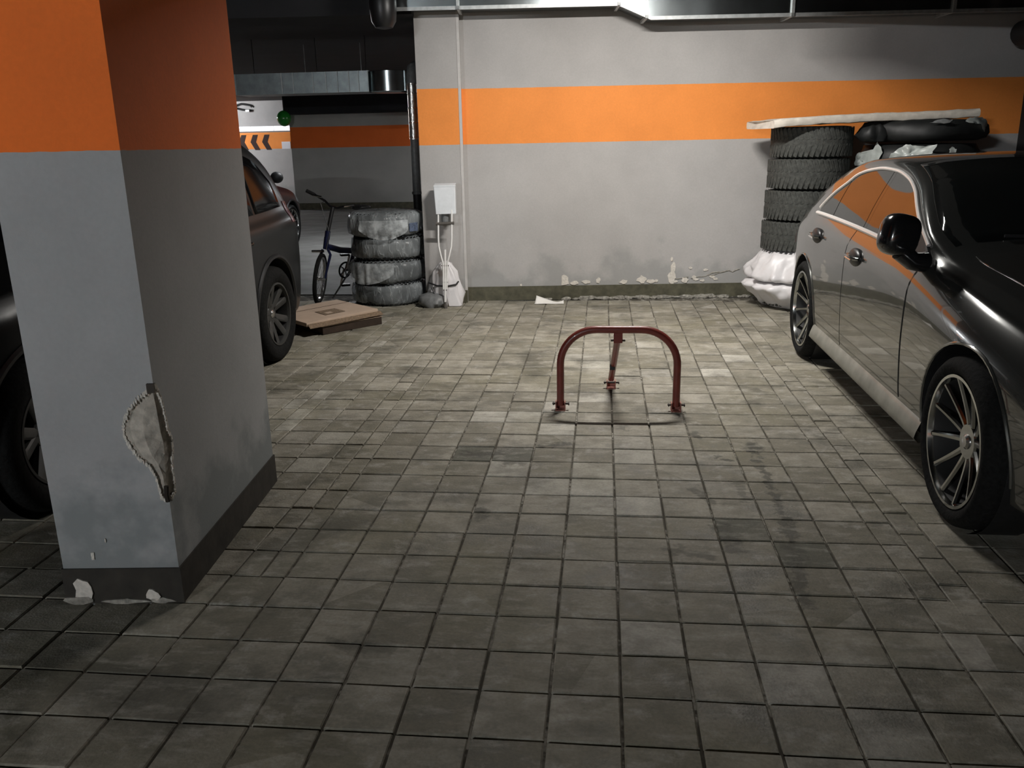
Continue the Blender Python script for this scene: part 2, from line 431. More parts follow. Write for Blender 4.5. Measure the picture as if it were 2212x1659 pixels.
# bare patches, placed as seen: X along the wall, height, width, height of patch
for i, (x, z, w, h) in enumerate([(-.43, .19, .10, .13), (-.33, .165, .10, .05), (-.22, .17, .10, .035), (-.10, .185, .05, .07), (-.86, .15, .03, .03),
        (.15, .165, .09, .05), (.33, .185, .12, .09), (.42, .165, .10, .05), (.62, .20, .10, .14), (.63, .30, .06, .13), (.615, .38, .03, .05), (.47, .17, .05, .03),
        (.75, .175, .08, .06), (.84, .20, .05, .04), (.92, .165, .05, .03), (1.05, .18, .06, .03), (.80, .29, .04, .03), (.95, .27, .05, .025)]):
    chip(B(), wall_t(x), z, w, h, i + 3, .005).build('plaster_patch', M['plaster'], wall)
b = B(); rnd = random.Random(5)
for k in range(34):
    t = rnd.choice((.95, 1.3, 1.75, 2.2, 2.5, 2.62)) + rnd.gauss(0, .12); s_ = rnd.uniform(.006, .032)
    b.sphere(WP(t, .016 + rnd.uniform(0, .02), s_ * .3), s_, 6, 4, (1.6, .5, .7), Matrix.Rotation(rnd.uniform(-.3, .3), 4, 'Y'))
o = b.build('mortar_crumbs', M['mortar'], wall); o['kind'] = 'stuff'
b = B()
for k in range(17):
    t = rnd.uniform(.9, 2.6)
    chip(b, t, .012, rnd.uniform(.08, .24), rnd.uniform(.02, .055), 60 + k, .014)
o = b.build('eroded_mortar', M['mortar'], wall); o['kind'] = 'stuff'
ck = random.Random(4)
for t0, z0_, n_ in ((2.20, .195, 9), (2.36, .215, 10), (2.0, .175, 6)):
    B().tube([WP(t0 + .035 * k, .002, z0_ + .006 * k + ck.uniform(-.014, .014)) for k in range(n_)], [ck.uniform(.003, .007) for k in range(n_)], 6).build('crack', M['mortar'], wall)
    chip(B(), t0 + .05, z0_ - .015, .07, .03, int(t0 * 100), .005).build('plaster_patch', M['plaster'], wall)

# right-hand wall: a dark return and a pier
wr_ = struct(wall_box(B(), 5.2, 5.6, 0, 9, -.02, CEIL), 'wall_right', M['ceiling'])
# far walls beyond the lane
fw = struct(B().box((-4.1, 18.5, 1.45), (7.35, .4, 3.0)), 'wall_far', M['far_wall'])
struct(B().box((-4.1, 18.28, .08), (7.3, .05, .16)), 'baseboard_far', M['skirt'])
lw = struct(B().box((-12.0, 24.2, 1.45), (9, .4, 3.0)), 'wall_far_lit', M['wall'])
struct(B().box((-15.9, 7.4, 1.45), (.3, 39.2, 3.0)), 'wall_left', M['far_wall'])
struct(B().box((-3, -12.0, 1.45), (26, .3, 3.0)), 'wall_front', M['far_wall'])
struct(B().box((-.40, 12.3, 1.45), (.3, 12.3, 3.0)), 'wall_lane', M['far_wall'])
struct(B().box((-3, 26.9, 1.45), (26, .3, 3.0)), 'wall_end', M['far_wall'])
struct(wall_box(B(), -9.5, -.40, -.25, .25, 2.62, CEIL), 'beam_bay', M['beam'])
struct(B().box((-4.1, 18.2, 2.62), (7.35, .5, .66)), 'beam_far', M['beam'])
struct(B().box((1.34, .18, (2.54 + CEIL) / 2), (.50, 8.3, CEIL - 2.54)), 'added_shade_beam', M['beam'])  # unseen beam added to shade the right end of the back wall
# painted chevrons and the notice on the lit wall
lwx = lambda px: -11.55 + (px - 515) * .01518
ch = [(532.5, 520.0, 524.0)]
for x_top in (521.5, 546.5, 571.5):
    zt, zm, zb_ = 1.935, 1.715, 1.47
    xs = [lwx(x_top + d) for d in (0, 11, 5.5, 13.5, 2.5, -6.5)]
    poly = [(xs[0], zt), (xs[1], zt), (xs[2], zm), (xs[3], zb_), (xs[4], zb_), (xs[5], zm)]
    B().prism(poly, -.003, .006, Matrix.Translation((0, 24.0, 0)) @ Matrix.Rotation(PI / 2, 4, 'X')).build('chevron', M['chevron'], lw)
B().box((lwx(616.5), 23.99, 1.60), (.28, .02, .22)).build('notice', M['notice'], lw)

# near pillar: its faces turned like the building
PC = Vector((-1.488, -.393, 0)); PD = Vector((-.395, -.036, 0)).normalized(); PE = Vector((-.085, 1.076, 0)).normalized()
def PP(a, e, z): return PC + PD * a + PE * e + Vector((0, 0, z))      # a along the front, e along the side
def pil_box(b, a0, a1, e0, e1, z0, z1):
    vs = [PP(a0, e0, z0), PP(a1, e0, z0), PP(a1, e1, z0), PP(a0, e1, z0), PP(a0, e0, z1), PP(a1, e0, z1), PP(a1, e1, z1), PP(a0, e1, z1)]
    return b.add(vs, [(3, 2, 1, 0), (4, 5, 6, 7), (0, 1, 5, 4), (1, 2, 6, 5), (2, 3, 7, 6), (3, 0, 4, 7)])
pillar = struct(pil_box(B(), 0, .397, 0, 1.08, -.02, CEIL), 'pillar_near', M['pillar'])
# knocked-off corner: cut a shallow wedge that shows the core
zs = [.772, .755, .725, .69, .65, .61, .57, .53, .50, .46, .42, .39, .372]
fa = [.004, .022, .060, .092, .112, .116, .104, .080, .048, .030, .026, .022, .004]
fe = [.004, .02, .035, .045, .05, .055, .075, .07, .055, .05, .05, .045, .004]
rows = []
for z, a, e in zip(zs, fa, fe):
    dp = min(.012, a * .4)
    rows.append([PP(-.03, -.03, z), PP(a, -.03, z), PP(a, 0, z), PP(a * .86, dp * .6 + .002 * nz((z * 40, 1, 1)), z), PP(max(a * .5, .006), dp * .9 + .004 * nz((z * 40, 5, 1)), z), PP(.011, max(e * .5, .010), z), PP(.006, e * .85, z), PP(0, e, z), PP(-.03, e, z)])
b = B()
K = 9
for r in rows: b.v += [tuple(p) for p in r]
for i in range(len(rows) - 1):
    for k in range(K):
        b.f.append((i * K + k, i * K + (k + 1) % K, (i + 1) * K + (k + 1) % K, (i + 1) * K + k))
b.f.append(tuple(range(K))); b.f.append(tuple((len(rows) - 1) * K + k for k in range(K)))
cutter = b.build('cutter', M['concrete_core'])
def boolean(o, cut, keep_mats=True):
    md = o.modifiers.new('x', 'BOOLEAN'); md.operation = 'DIFFERENCE'; md.object = cut; md.solver = 'EXACT'
    if keep_mats: md.material_mode = 'TRANSFER'
    dg = bpy.context.evaluated_depsgraph_get()
    me = bpy.data.meshes.new_from_object(o.evaluated_get(dg))
    o.modifiers.remove(md); old = o.data; o.data = me
    me.name = old.name
    bpy.data.objects.remove(cut)
boolean(pillar, cutter)
# pale broken edge of the plaster round the hole, and the bent corner bead
ptA = lambda t, o_, z: PP(t, -o_, z)
ptB = lambda t, o_, z: PP(-o_, t, z)
rnd = random.Random(12)
def edge(pt, vals):
    b = B()
    for i in range(len(zs) - 1):
        for f in (0, .25, .5, .75):
            z = zs[i] + (zs[i + 1] - zs[i]) * f; a = vals[i] + (vals[i + 1] - vals[i]) * f
            chip(b, a + .002, z, rnd.uniform(.006, .017), rnd.uniform(.014, .026), int(z * 1e4) + i, .0012, 8, pt)
    return b
for q in (edge(ptA, fa).build('plaster_edge', M['plaster'], pillar), edge(ptB, fe).build('plaster_edge', M['plaster'], pillar)): q['kind'] = 'stuff'
B().tube([PP(.004, -.002, .375), PP(.006, -.003, .40), PP(.003, -.002, .43)], .008, 8).build('bent_bead', M['galv_bolt'], pillar)
B().box(PP(.008, -.004, .768), (.022, .012, .030), .2).build('bent_bead', M['galv_bolt'], pillar)
ppt = lambda t, o_, z: PP(t, -o_ - .006, z)
struct(pil_box(B(), -.006, .403, -.006, 1.086, 0, .132), 'baseboard_near', M['skirt_dark'])
for (a, z, w, h, sd) in [(.335, .055, .075, .10, 1), (.355, .015, .11, .04, 2), (.10, .035, .06, .055, 4), (.07, .012, .10, .025, 8), (.20, .010, .2, .022, 9)]:
    chip(B(), a, z, w, h, sd, .004, 11, ppt).build('plaster_patch', M['plaster'] if z > .03 else M['mortar'], pillar)
ppt2 = lambda t, o_, z: PP(t, -o_, z)
for (a, z, w, h) in [(.287, .185, .016, .02), (.287, .172, .014, .022), (.235, .235, .006, .022)]:
    chip(B(), a, z, w, h, int(a * 1e4), .002, 8, ppt2).build('plaster_patch', M['plaster'], pillar)

# ---------------------------------------------------------------- paving: each stone a piece of the floor
cols_hi = [-5.6, -5.4, -5.2, -5.0, -4.8, -4.6, -4.4, -4.2, -4.0, -3.8, -3.6, -3.4, -3.2, -3.0, -2.8, -2.6, -2.4, -2.18, -1.96, -1.865, -1.765, -1.58, -1.395, -1.295, -1.20,
           -1.0, -.8, -.6, -.4, -.2, 0, .2, .4, .6, .8, 1.0, 1.1, 1.2, 1.4, 1.6, 1.8, 2.0, 2.2, 2.4, 2.6, 2.8, 3.0, 3.2, 3.4, 3.6, 3.8, 4.0]
cols_lo = [-5.6 + .2 * i for i in range(49)]
stones = []
for j in range(-15, 28):
    y0 = .2 * (j - 1); y1 = .2 * j
    cs = cols_hi if y1 > -.05 else cols_lo
    for x0, x1 in zip(cs[:-1], cs[1:]):
        ym = (y0 + y1) / 2; xm = (x0 + x1) / 2
        lim = 5.39 + .085 * (xm + 1.384) if xm > -1.79 else 5.75
        if ym > lim: continue
        yy0, yy1 = y0, min(y1, lim + .02)
        if yy1 - yy0 < .05: continue
        if xm > 1.0 and xm < 1.2 and abs(x1 - x0) < .11 and xm > 1.1:      # second narrow course is laid half a stone on
            yy0 -= .1; yy1 -= .1
        u = (xm - PC.x) * PD.x + (ym - PC.y) * PD.y; v = (xm - PC.x) * PE.x + (ym - PC.y) * PE.y
        if .10 < u < .30 and .10 < v < .98: continue
        stones.append((x0, x1, yy0, yy1))
# last rows by the column and wall filled with cut stones come from the loop itself
def vis(st):
    x, y = (st[0] + st[1]) / 2, (st[2] + st[3]) / 2
    if y < CAM.y + .3: return 0
    px, py, w = proj(x, y, 0)
    if w < .2 or not (-120 < px < IW + 120 and 0 < py < IH + 150): return 0
    if px < 150 and py < 1280: return 0                    # behind the near pillar and the dark bay
    if x > 1.42 and -.9 < y < 4.3: return 0                # under the coupe
    return (st[1] - st[0]) / w**2 * .2 / w
order = sorted(range(len(stones)), key=lambda i: -vis(stones[i]))
single = set(order[:298])
def paver_geo(b, x0, x1, y0, y1, rnd, g=.0038, ch=.0035, loc=None):
    cx, cy = (x0 + x1) / 2, (y0 + y1) / 2
    hx, hy = (x1 - x0) / 2 - g, (y1 - y0) / 2 - g
    dz = rnd.uniform(-.0022, .0022); tx, ty = rnd.uniform(-.008, .008), rnd.uniform(-.008, .008); rz = rnd.uniform(-.007, .007)
    mt = Matrix.Translation((cx, cy, 0)) @ Matrix.Rotation(rz, 4, 'Z')
    ring = lambda ex, ey, z: [(-ex, -ey, z), (ex, -ey, z), (ex, ey, z), (-ex, ey, z)]
    vs = ring(hx, hy, -.02) + ring(hx, hy, -ch) + ring(hx - ch, hy - ch, 0)
    vs = [(x + rnd.uniform(-.001, .001), y + rnd.uniform(-.001, .001), z + (dz + tx * x + ty * y if z > -.015 else 0)) for x, y, z in vs]
    fs = []
    for a in (0, 4):
        for k in range(4): fs.append((a + k, a + (k + 1) % 4, a + 4 + (k + 1) % 4, a + 4 + k))
    fs.append((8, 9, 10, 11))
    b.add(vs, fs, mt)
PALE = [(-.11, .46), (.10, .46), (-.50, .88), (-.33, .65), (-.10, .98), (-.11, .75), (-.29, 1.47), (.10, 1.20), (-.29, 1.86), (-.04, 2.06), (-.11, 2.88), (-.70, 1.70), (-.45, 1.74), (-1.5, .95), (-1.5, 1.35), (1.3, 4.5), (.85, 3.1), (.7, 2.6)]
PALE += [(-1.81, y) for y in (1.5, 1.7, 2.1, 2.5, 2.7, 2.9, 3.1, 3.5, 3.9, 4.1, 4.3)] + [(-1.91, 1.3), (-1.91, 1.9)]
DARK = [(-.68, 1.10), (-.53, 1.10), (-1.0, .75), (.52, .28), (.70, .1)]
def paver_mat(st):
    for m_, L in (('paver_pale', PALE), ('paver_dark', DARK)):
        for x, y in L:
            if st[0] < x < st[1] and st[2] <= y < st[3]: return m_
    return 'paver'
rnd = random.Random(3); rest = B(); extra = {'paver_pale': B(), 'paver_dark': B()}
for i, st in enumerate(stones):
    if i in single:
        b = B(); paver_geo(b, *st, rnd)
        b.build('paver', M[paver_mat(st)], floor)
    else:
        paver_geo(extra.get(paver_mat(st), rest), *st, rnd)
o = rest.build('paving_field', M['paver'], floor); o['kind'] = 'stuff'
for k_, b in extra.items():
    if b.v: b.build('paving_field', M[k_], floor)['kind'] = 'stuff'
# concrete of the lane beyond the bays
B().box((-6.4, 15.9, -.025), (11.7, 20.25, .05)).build('lane_slab', M['lane'], floor)

# ---------------------------------------------------------------- lamps
def tube_lamp(label, loc, rz, L, strength, col=LAMP_COL, shade=.07, ceil=CEIL):
    t = thing('tube_lamp', label, 'lamp', (loc[0], loc[1], loc[2]), rz)
    B().box((0, 0, .035), (L + .06, shade, .03)).build('lamp_body', M['fixture'], t, bevel=.004)
    if shade > .1:
        for s in (-1, 1): B().box((0, s * shade / 2, .012), (L + .06, .008, .05)).build('lamp_shade', M['fixture'], t)
    B().tube([(-L / 2, 0, 0), (L / 2, 0, 0)], .013, 12).build('lamp_tube', emit_mat('lit_tube', col, strength), t, smooth=True)
    for s in (-1, 1): B().box((s * (L / 2 + .012), 0, .008), (.02, .035, .045)).build('lamp_socket', M['fixture'], t)
    h = ceil - loc[2] - .05
    if h > .02:
        for s in (-1, 1): B().tube([(s * L * .35, 0, .05), (s * L * .35, 0, .05 + h)], .006, 6).build('hanger', M['galv_flange'], t)
    return t
# batten over the bay: its long diffuser is tipped a little towards the back wall
bl = thing('batten_lamp', 'lit fluorescent batten hung over the empty bay in front of the duct', 'lamp', (.17, 3.06, 2.84), 0)
TL = Matrix.Rotation(math.radians(LAMP_TIP), 4, 'X')
B().box((0, 0, .035), (.78, .13, .05), 0, TL).build('lamp_body', M['fixture'], bl, bevel=.006)
B().add([(-.35, -.0235, .004), (.35, -.0235, .004), (.35, .0235, .004), (-.35, .0235, .004)], [(3, 2, 1, 0)], TL).build('diffuser', emit_mat('lit_diffuser', LAMP_COL, LAMP_MAIN), bl)
for s_ in (-1, 1): B().box((s_ * .375, 0, .012), (.03, .13, .03), 0, TL).build('end_cap', M['fixture'], bl)
for s_ in (-1, 1): B().tube([(s_ * .28, 0, .055), (s_ * .28, 0, CEIL - 2.84)], .006, 6).build('hanger', M['galv_flange'], bl)
tube_lamp('fluorescent tube lamp far down the driving lane behind the photographer', (-4.4, -9.2, 2.80), .1, 1.2, LAMP_NEAR, (.92, .97, 1, 1))
tube_lamp('fluorescent tube lamp over the lane hidden behind the lane duct', (-4.0, 9.95, 2.42), .0, 1.2, LAMP_LANE * 2.6, (.95, .97, 1, 1), shade=.26)
tube_lamp('fluorescent tube lamp over the lane behind the back wall', (-.95, 15.6, 2.80), .6, 1.2, LAMP_LANE * 1.7, (.95, .97, 1, 1), shade=.26)
wl = thing('wall_lamp', 'long pale lit lamp box on the pale wall above the black chevrons', 'lamp', (-10.72, 23.95, 2.03), 0)
B().box((0, .02, .08), (2.3, .06, .17)).build('lamp_box', M['fixture'], wl, bevel=.01)
for x in (-.75, 0, .75): B().box((x, -.02, .085), (.73, .03, .14)).build('diffuser', emit_mat('pale_diffuser', (.95, .95, 1, 1), .9), wl, bevel=.01)
tube_lamp('fluorescent tube lamp hung before the pale chevron wall', (-13.2, 21.4, 2.80), 0, 1.2, LAMP_FAR, (.95, .97, 1, 1))

# ---------------------------------------------------------------- ventilation duct along the back wall
duct = thing('wall_duct', 'long galvanised ventilation duct along the top of the back wall', 'duct', WP(0, 0, 2.5), 0)
TT = [-.62, 1.42, 1.70, 5.15]; ZB = [2.655, 2.655, 2.535, 2.535]; ZT = 2.90; DF = .36
def duct_seg(t0, t1, z0, z1):
    vs = [WP(t0, .02, z0), WP(t1, .02, z1), WP(t1, DF, z1), WP(t0, DF, z0), WP(t0, .02, ZT), WP(t1, .02, ZT), WP(t1, DF, ZT), WP(t0, DF, ZT)]
    return B().add(vs, [(3, 2, 1, 0), (4, 5, 6, 7), (0, 1, 5, 4), (1, 2, 6, 5), (2, 3, 7, 6), (3, 0, 4, 7)])
for a in range(3): duct_seg(TT[a], TT[a + 1], ZB[a], ZB[a + 1]).build('duct_section', M['galv'], duct, world=True)
def flange(t, zb_):
    b = B(); wall_box(b, t - .012, t + .012, DF - .005, DF + .028, zb_ - .022, ZT); wall_box(b, t - .012, t + .012, .03, DF + .028, zb_ - .022, zb_ + .004)
    return b.build('flange', M['galv_flange'], duct, world=True)
for t, z in ((.02, 2.655), (1.42, 2.655), (1.66, 2.545), (2.92, 2.535), (4.3, 2.535)): flange(t, z)
b = B(); wall_box(b, TT[0], TT[1], DF - .01, DF + .006, 2.632, 2.662); b.build('duct_lip', M['galv_flange'], duct, world=True)
b = B(); wall_box(b, TT[2], TT[3], DF - .01, DF + .006, 2.512, 2.542); b.build('duct_lip', M['galv_flange'], duct, world=True)
b = B()
b.add([WP(TT[1], DF - .01, 2.632), WP(TT[2], DF - .01, 2.512), WP(TT[2], DF + .006, 2.512), WP(TT[1], DF + .006, 2.632), WP(TT[1], DF - .01, 2.662), WP(TT[2], DF - .01, 2.542), WP(TT[2], DF + .006, 2.542), WP(TT[1], DF + .006, 2.662)],
      [(3, 2, 1, 0), (4, 5, 6, 7), (0, 1, 5, 4), (1, 2, 6, 5), (2, 3, 7, 6), (3, 0, 4, 7)])
b.build('duct_lip', M['galv_flange'], duct, world=True)
for t in (.4, 2.2, 4.0): B().tube([WP(t, .2, ZT), WP(t, .2, CEIL)], .006, 6).build('hanger_rod', M['galv_flange'], duct, world=True)

# duct across the lane
d2 = thing('lane_duct', 'shiny ribbed ventilation duct crossing the lane beyond the bay', 'duct', (-4.0, 9.2, 2.2), -.01)
xs = [-1.10, -.62, -.30, .05, .22, .38, .55, .68, .78, 1.02, 1.32]
B().box((-.22, 0, .15), (1.75, .5, .27)).build('duct_section', M['galv_dark'], d2)
B().box((.72, 0, .15), (.13, .5, .27)).build('duct_section', M['galv_dark'], d2)
B().lathe([(.30, .015), (.31, .02), (.31, .28), (.30, .285)], 40, Matrix.Translation((1.02, .05, 0))).build('duct_elbow', M['galv'], d2, smooth=True)
B().lathe([(.24, .015), (.25, .02), (.25, .28), (.24, .285)], 40, Matrix.Translation((1.40, .05, 0))).build('duct_elbow', M['galv'], d2, smooth=True)
for x in (-1.08, -.42, -.26, .02, .20, .36, .52, .655, .785): B().box((x, -.254, .15), (.012, .012, .27)).build('rib', M['galv_flange'], d2)
for x in (-.9, 0, .7): B().tube([(x, 0, .285), (x, 0, CEIL - 2.2)], .005, 6).build('hanger_rod', M['black_plastic'], d2)

# insulated pipe beside the pilaster
pp = thing('riser_pipe', 'vertical pipe with foil wrapped top beside the gray pilaster', 'pipe', (-1.956, 5.86, 0), 0)
B().tube([(0, 0, 1.56), (0, 0, 2.10)], .047, 20).build('foil_section', M['foil'], pp, smooth=True)
for z in (1.58, 1.72, 1.86, 2.0, 2.09): B().lathe([(.047, z - .006), (.051, z - .004), (.051, z + .004), (.047, z + .006)], 20, cap=False).build('foil_band', M['chrome'], pp, smooth=True)
B().tube([(0, 0, 2.09), (0, 0, 2.17), (.0, .05, 2.24), (0, .18, 2.27), (0, .7, 2.28)], .05, 16).build('pipe_bend', M['pipe_gray'], pp, smooth=True)
B().tube([(0, 0, 1.03), (0, 0, 1.57)], .042, 20).build('gray_section', M['pipe_gray'], pp, smooth=True)
B().tube([(.01, 0, 0), (.0, 0, 1.04)], .043, 20).build('black_section', M['black_plastic'], pp, smooth=True)
B().lathe([(.044, 1.02), (.053, 1.022), (.053, 1.045), (.044, 1.047)], 20, cap=False).build('clamp', M['pipe_gray'], pp, smooth=True)
# dark fitting hanging under the beam
cf = thing('ceiling_fixture', 'black round fitting hung from the ceiling beside the pilaster top', 'fixture', (-1.93, 4.75, 2.46), 0)
B().lathe([(.03, 0), (.075, .01), (.105, .06), (.115, .16), (.115, .28), (.10, .31)], 28).build('fixture_body', M['black_satin'], cf, smooth=True)
B().tube([(0, 0, .30), (0, 0, CEIL - 2.46)], .012, 8).build('drop_rod', M['black_plastic'], cf)
cp = thing('ceiling_pipe', 'dark pipe running under the ceiling at the bay corner', 'pipe', (3.62, 5.15, 2.3), 0)
B().tube([(0, -3.2, .05), (0, .45, .05)], .11, 18).build('pipe_run', M['black_plastic'], cp, smooth=True)
B().box((-.10, -.28, -.16), (.045, .05, .14)).build('pipe_bracket', M['galv_flange'], cp, bevel=.004)
for y in (-2.5, -.28): B().tube([(0, y, .15), (0, y, CEIL - 2.3)], .008, 6).build('hanger_rod', M['galv_flange'], cp)
B().tube([(-.10, -.28, -.09), (0, -.28, -.04)], .012, 6).build('pipe_bracket', M['galv_flange'], cp)
gb = thing('green_balloon', 'glossy green balloon hung near the edge of the far gray wall', 'balloon', (-7.75, 17.9, 2.20), 0)
B().sphere((0, 0, 0), .17, 24, 16, (1, 1, 1.08)).build('balloon_body', M['green'], gb, smooth='all')
B().tube([(0, 0, .18), (0, .02, CEIL - 2.2 - .33)], .003, 5).build('string', M['white_plastic'], gb)
B().lathe([(.006, .19), (.016, .205)], 8).build('knot', M['green'], gb)
vb = thing('cable_cluster', 'black cables and fittings high on the pale chevron wall', 'cable', (-11.35, 23.95, 2.75), 0)
B().tube([(-.2, 0, .06), (.02, 0, .12), (.3, 0, .07), (.36, 0, .02)], .03, 8).build('cable', M['black_plastic'], vb, smooth=True)
B().tube([(-.2, 0, .0), (.05, 0, -.06), (.33, 0, -.08)], .03, 8).build('cable', M['black_plastic'], vb, smooth=True)
B().box((.22, -.02, -.09), (.12, .08, .06)).build('fitting', M['steel'], vb)

# ---------------------------------------------------------------- parking guard
g = thing('parking_barrier', 'dark red tubular folding parking barrier standing on the empty bay', 'barrier', (.034, 1.845, 0), 0)
R_ = .0215; hw = .331; top = .478; cr = .205
pts = [(-hw, 0, .03), (-hw, 0, top - cr)]
for k in range(1, 13):
    a = PI / 2 * k / 12; pts.append((-hw + cr - cr * math.cos(a), 0, top - cr + cr * math.sin(a)))
for k in range(0, 13):
    a = PI / 2 * k / 12; pts.append((hw - cr + cr * math.sin(a), 0, top - cr + cr * math.cos(a)))
pts.append((hw, 0, .03))
B().tube(pts, R_, 18).build('hoop', M['red_paint'], g, smooth=True)
B().tube([(-.006, .02, .420), (-.034, .455, .065)], .0195, 16).build('brace', M['red_paint'], g, smooth=True)
B().box((-.004, .016, .432), (.050, .036, .066)).build('clevis', M['red_paint'], g, bevel=.003)
B().tube([(-.045, .018, .412), (.037, .018, .412)], .007, 8).build('bolt', M['galv_bolt'], g)
lk = B().box((-.030, .29, .185), (.032, .032, .036)).build('padlock', M['black_plastic'], g, bevel=.004)
B().tube([(-.030, .29, .20), (-.028, .282, .222), (-.022, .274, .205)], .005, 6).build('shackle', M['steel'], lk)
def foot(x, y):
    b = B()
    for s in (-1, 1): b.box((x + s * .026, y, .027), (.005, .05, .052))
    b.box((x, y, .003), (.058, .06, .006)); b.box((x, y + .024, .022), (.052, .004, .038))
    f_ = b.build('foot_bracket', M['bracket_paint'], g)
    B().tube([(x - .047, y, .038), (x + .047, y, .038)], .0065, 8).build('bolt', M['galv_bolt'], f_)
    for s in (-1, 1): B().lathe([(.011, 0), (.011, .007)], 6, Matrix.Translation((x + s * .044, y, .038)) @ Matrix.Rotation(PI / 2, 4, 'Y')).build('nut', M['galv_bolt'], f_)
foot(-hw, 0); foot(hw, 0); foot(-.034, .462)

# ---------------------------------------------------------------- wheels and tyres
def tire_profile(R, w, ri):
    h = w / 2
    return [(ri, -h * .78), (ri + .012, -h * .92), ((R + ri) / 2, -h), (R - .028, -h * .96), (R - .008, -h * .80), (R, -h * .5), (R, h * .5), (R - .008, h * .80), (R - .028, h * .96), ((R + ri) / 2, h), (ri + .012, h * .92), (ri, h * .78)]
RX = Matrix.Rotation(PI / 2, 4, 'Y')       # lathe axis z -> x
def tread(b, R, w, n=44, d=.004, mt=None):
    """cross blocks on the tread band"""
    for k in range(n):
        a = 2 * PI * k / n
        for s in (-1, 1):
            m_ = (mt or Matrix.Identity(4)) @ Matrix.Rotation(a + s * .03, 4, 'Z') @ Matrix.Translation((R + d / 2 - .001, 0, s * w * .27)) @ Matrix.Rotation(s * .35, 4, 'X')
            b.box((0, 0, 0), (d, 2 * PI * R / n * .62, w * .40), 0, None) if False else b.add(*_box(d, 2 * PI * R / n * .62, w * .40), m_)
    return b
def _box(dx, dy, dz):
    x, y, z = dx / 2, dy / 2, dz / 2
    return ([(sx * x, sy * y, sz * z) for sz in (-1, 1) for sx, sy in ((-1, -1), (1, -1), (1, 1), (-1, 1))],
            [(3, 2, 1, 0), (4, 5, 6, 7), (0, 1, 5, 4), (1, 2, 6, 5), (2, 3, 7, 6), (3, 0, 4, 7)])

def make_wheel(parent, x, y, R, ri, w, style, spoke_mesh, rim_mesh, tire_mesh, hub_mesh, side, spin=0.0):
    """side +1: outer face towards +x"""
    def put(name, me, mat, par, loc, rot):
        if not me.materials: me.materials.append(mat)
        o = bpy.data.objects.new(name, me); C.objects.link(o); o.parent = par; o.location = loc; o.rotation_euler = rot
        return o
    wh = put('wheel', tire_mesh, M['rubber'], parent, (x, y, R), (0, 0, 0 if side > 0 else PI))
    put('rim', rim_mesh, M['alloy'] if style == 'multi' else M['alloy_gray'], wh, (0, 0, 0), (0, 0, 0))
    put('hub_cap', hub_mesh, M['steel'], wh, (0, 0, 0), (0, 0, 0))
    n = 12 if style == 'multi' else 5
    for k in range(n):
        put('spoke', spoke_mesh, M['alloy'] if style == 'multi' else M['alloy_gray'], wh, (0, 0, 0), (2 * PI * k / n + spin, 0, 0))
    db = DISC if True else None
    put('brake_disc', db, M['disc'], wh, (0, 0, 0), (0, 0, 0))
    return wh
DISC = B().lathe([(.0001, .010), (.165, .010), (.17, -.005), (.205, -.012)], 32, RX, cap=False).mesh('brake_disc', 30)
def wheel_meshes(R, ri, w, style):
    tm = B().lathe(tire_profile(R, w, ri), 56, RX, cap=False).mesh('tire', 45)
    h = w / 2
    rm = B().lathe([(ri + .004, h * .80), (ri + .002, h * .90), (ri - .010, h * .90), (ri - .016, h * .72), (ri - .022, h * .3), (ri - .03, -h * .8), (ri + .004, -h * .8)], 56, RX, cap=False)
    rm.lathe([(.03, h * .42), (.068, h * .42), (.075, h * .36), (.078, h * .1)], 24, RX)
    rm.lathe([(.0001, -h * .75), (ri - .028, -h * .75)], 40, RX, cap=False)
    rm = rm.mesh('rim', 35)
    rm.materials.append(M['alloy'] if style == 'multi' else M['alloy_gray']); rm.materials.append(M['disc'])
    for p in rm.polygons:
        c_ = p.center; rr_ = math.hypot(c_.y, c_.z)
        if rr_ > .09 and c_.x < h * .68: p.material_index = 1
    hm = B().lathe([(.0001, h * .52), (.022, h * .51), (.030, h * .45), (.031, h * .38)], 20, RX, cap=False).mesh('hub_cap', 30)
    b = B()
    if style == 'multi':
        # slim blade, hub to lip, slightly twisted
        r0, r1 = .055, ri - .012
        rows = []
        for k in range(7):
            u = k / 6; r = r0 + (r1 - r0) * u
            wd_ = .030 - .010 * u + .012 * max(0, u - .75) * 2; xo = h * (.40 + .40 * u**1.3); dp = .030 - .010 * u
            rows.append([(xo - dp, -wd_ * .35, r), (xo - .008, -wd_ / 2, r), (xo, -wd_ * .22, r), (xo, wd_ * .22, r), (xo - .008, wd_ / 2, r), (xo - dp, wd_ * .35, r), (xo - dp, -wd_ * .35, r)])
        b.grid(rows)
    else:
        r0, r1 = .05, ri - .010
        for s in (-1, 1):
            rows = []
            for k in range(6):
                u = k / 5; r = r0 + (r1 - r0) * u
                wd_ = .050 + .006 * u; yo = s * (.006 + .055 * u); xo = h * (.42 + .36 * u)
                rows.append([(xo - .03, yo - wd_ / 2, r), (xo - .006, yo - wd_ / 2, r), (xo, yo - wd_ * .3, r), (xo, yo + wd_ * .3, r), (xo - .006, yo + wd_ / 2, r), (xo - .03, yo + wd_ / 2, r)])
            b.grid(rows)
    sm = b.mesh('spoke', 30)
    return sm, rm, tm, hm

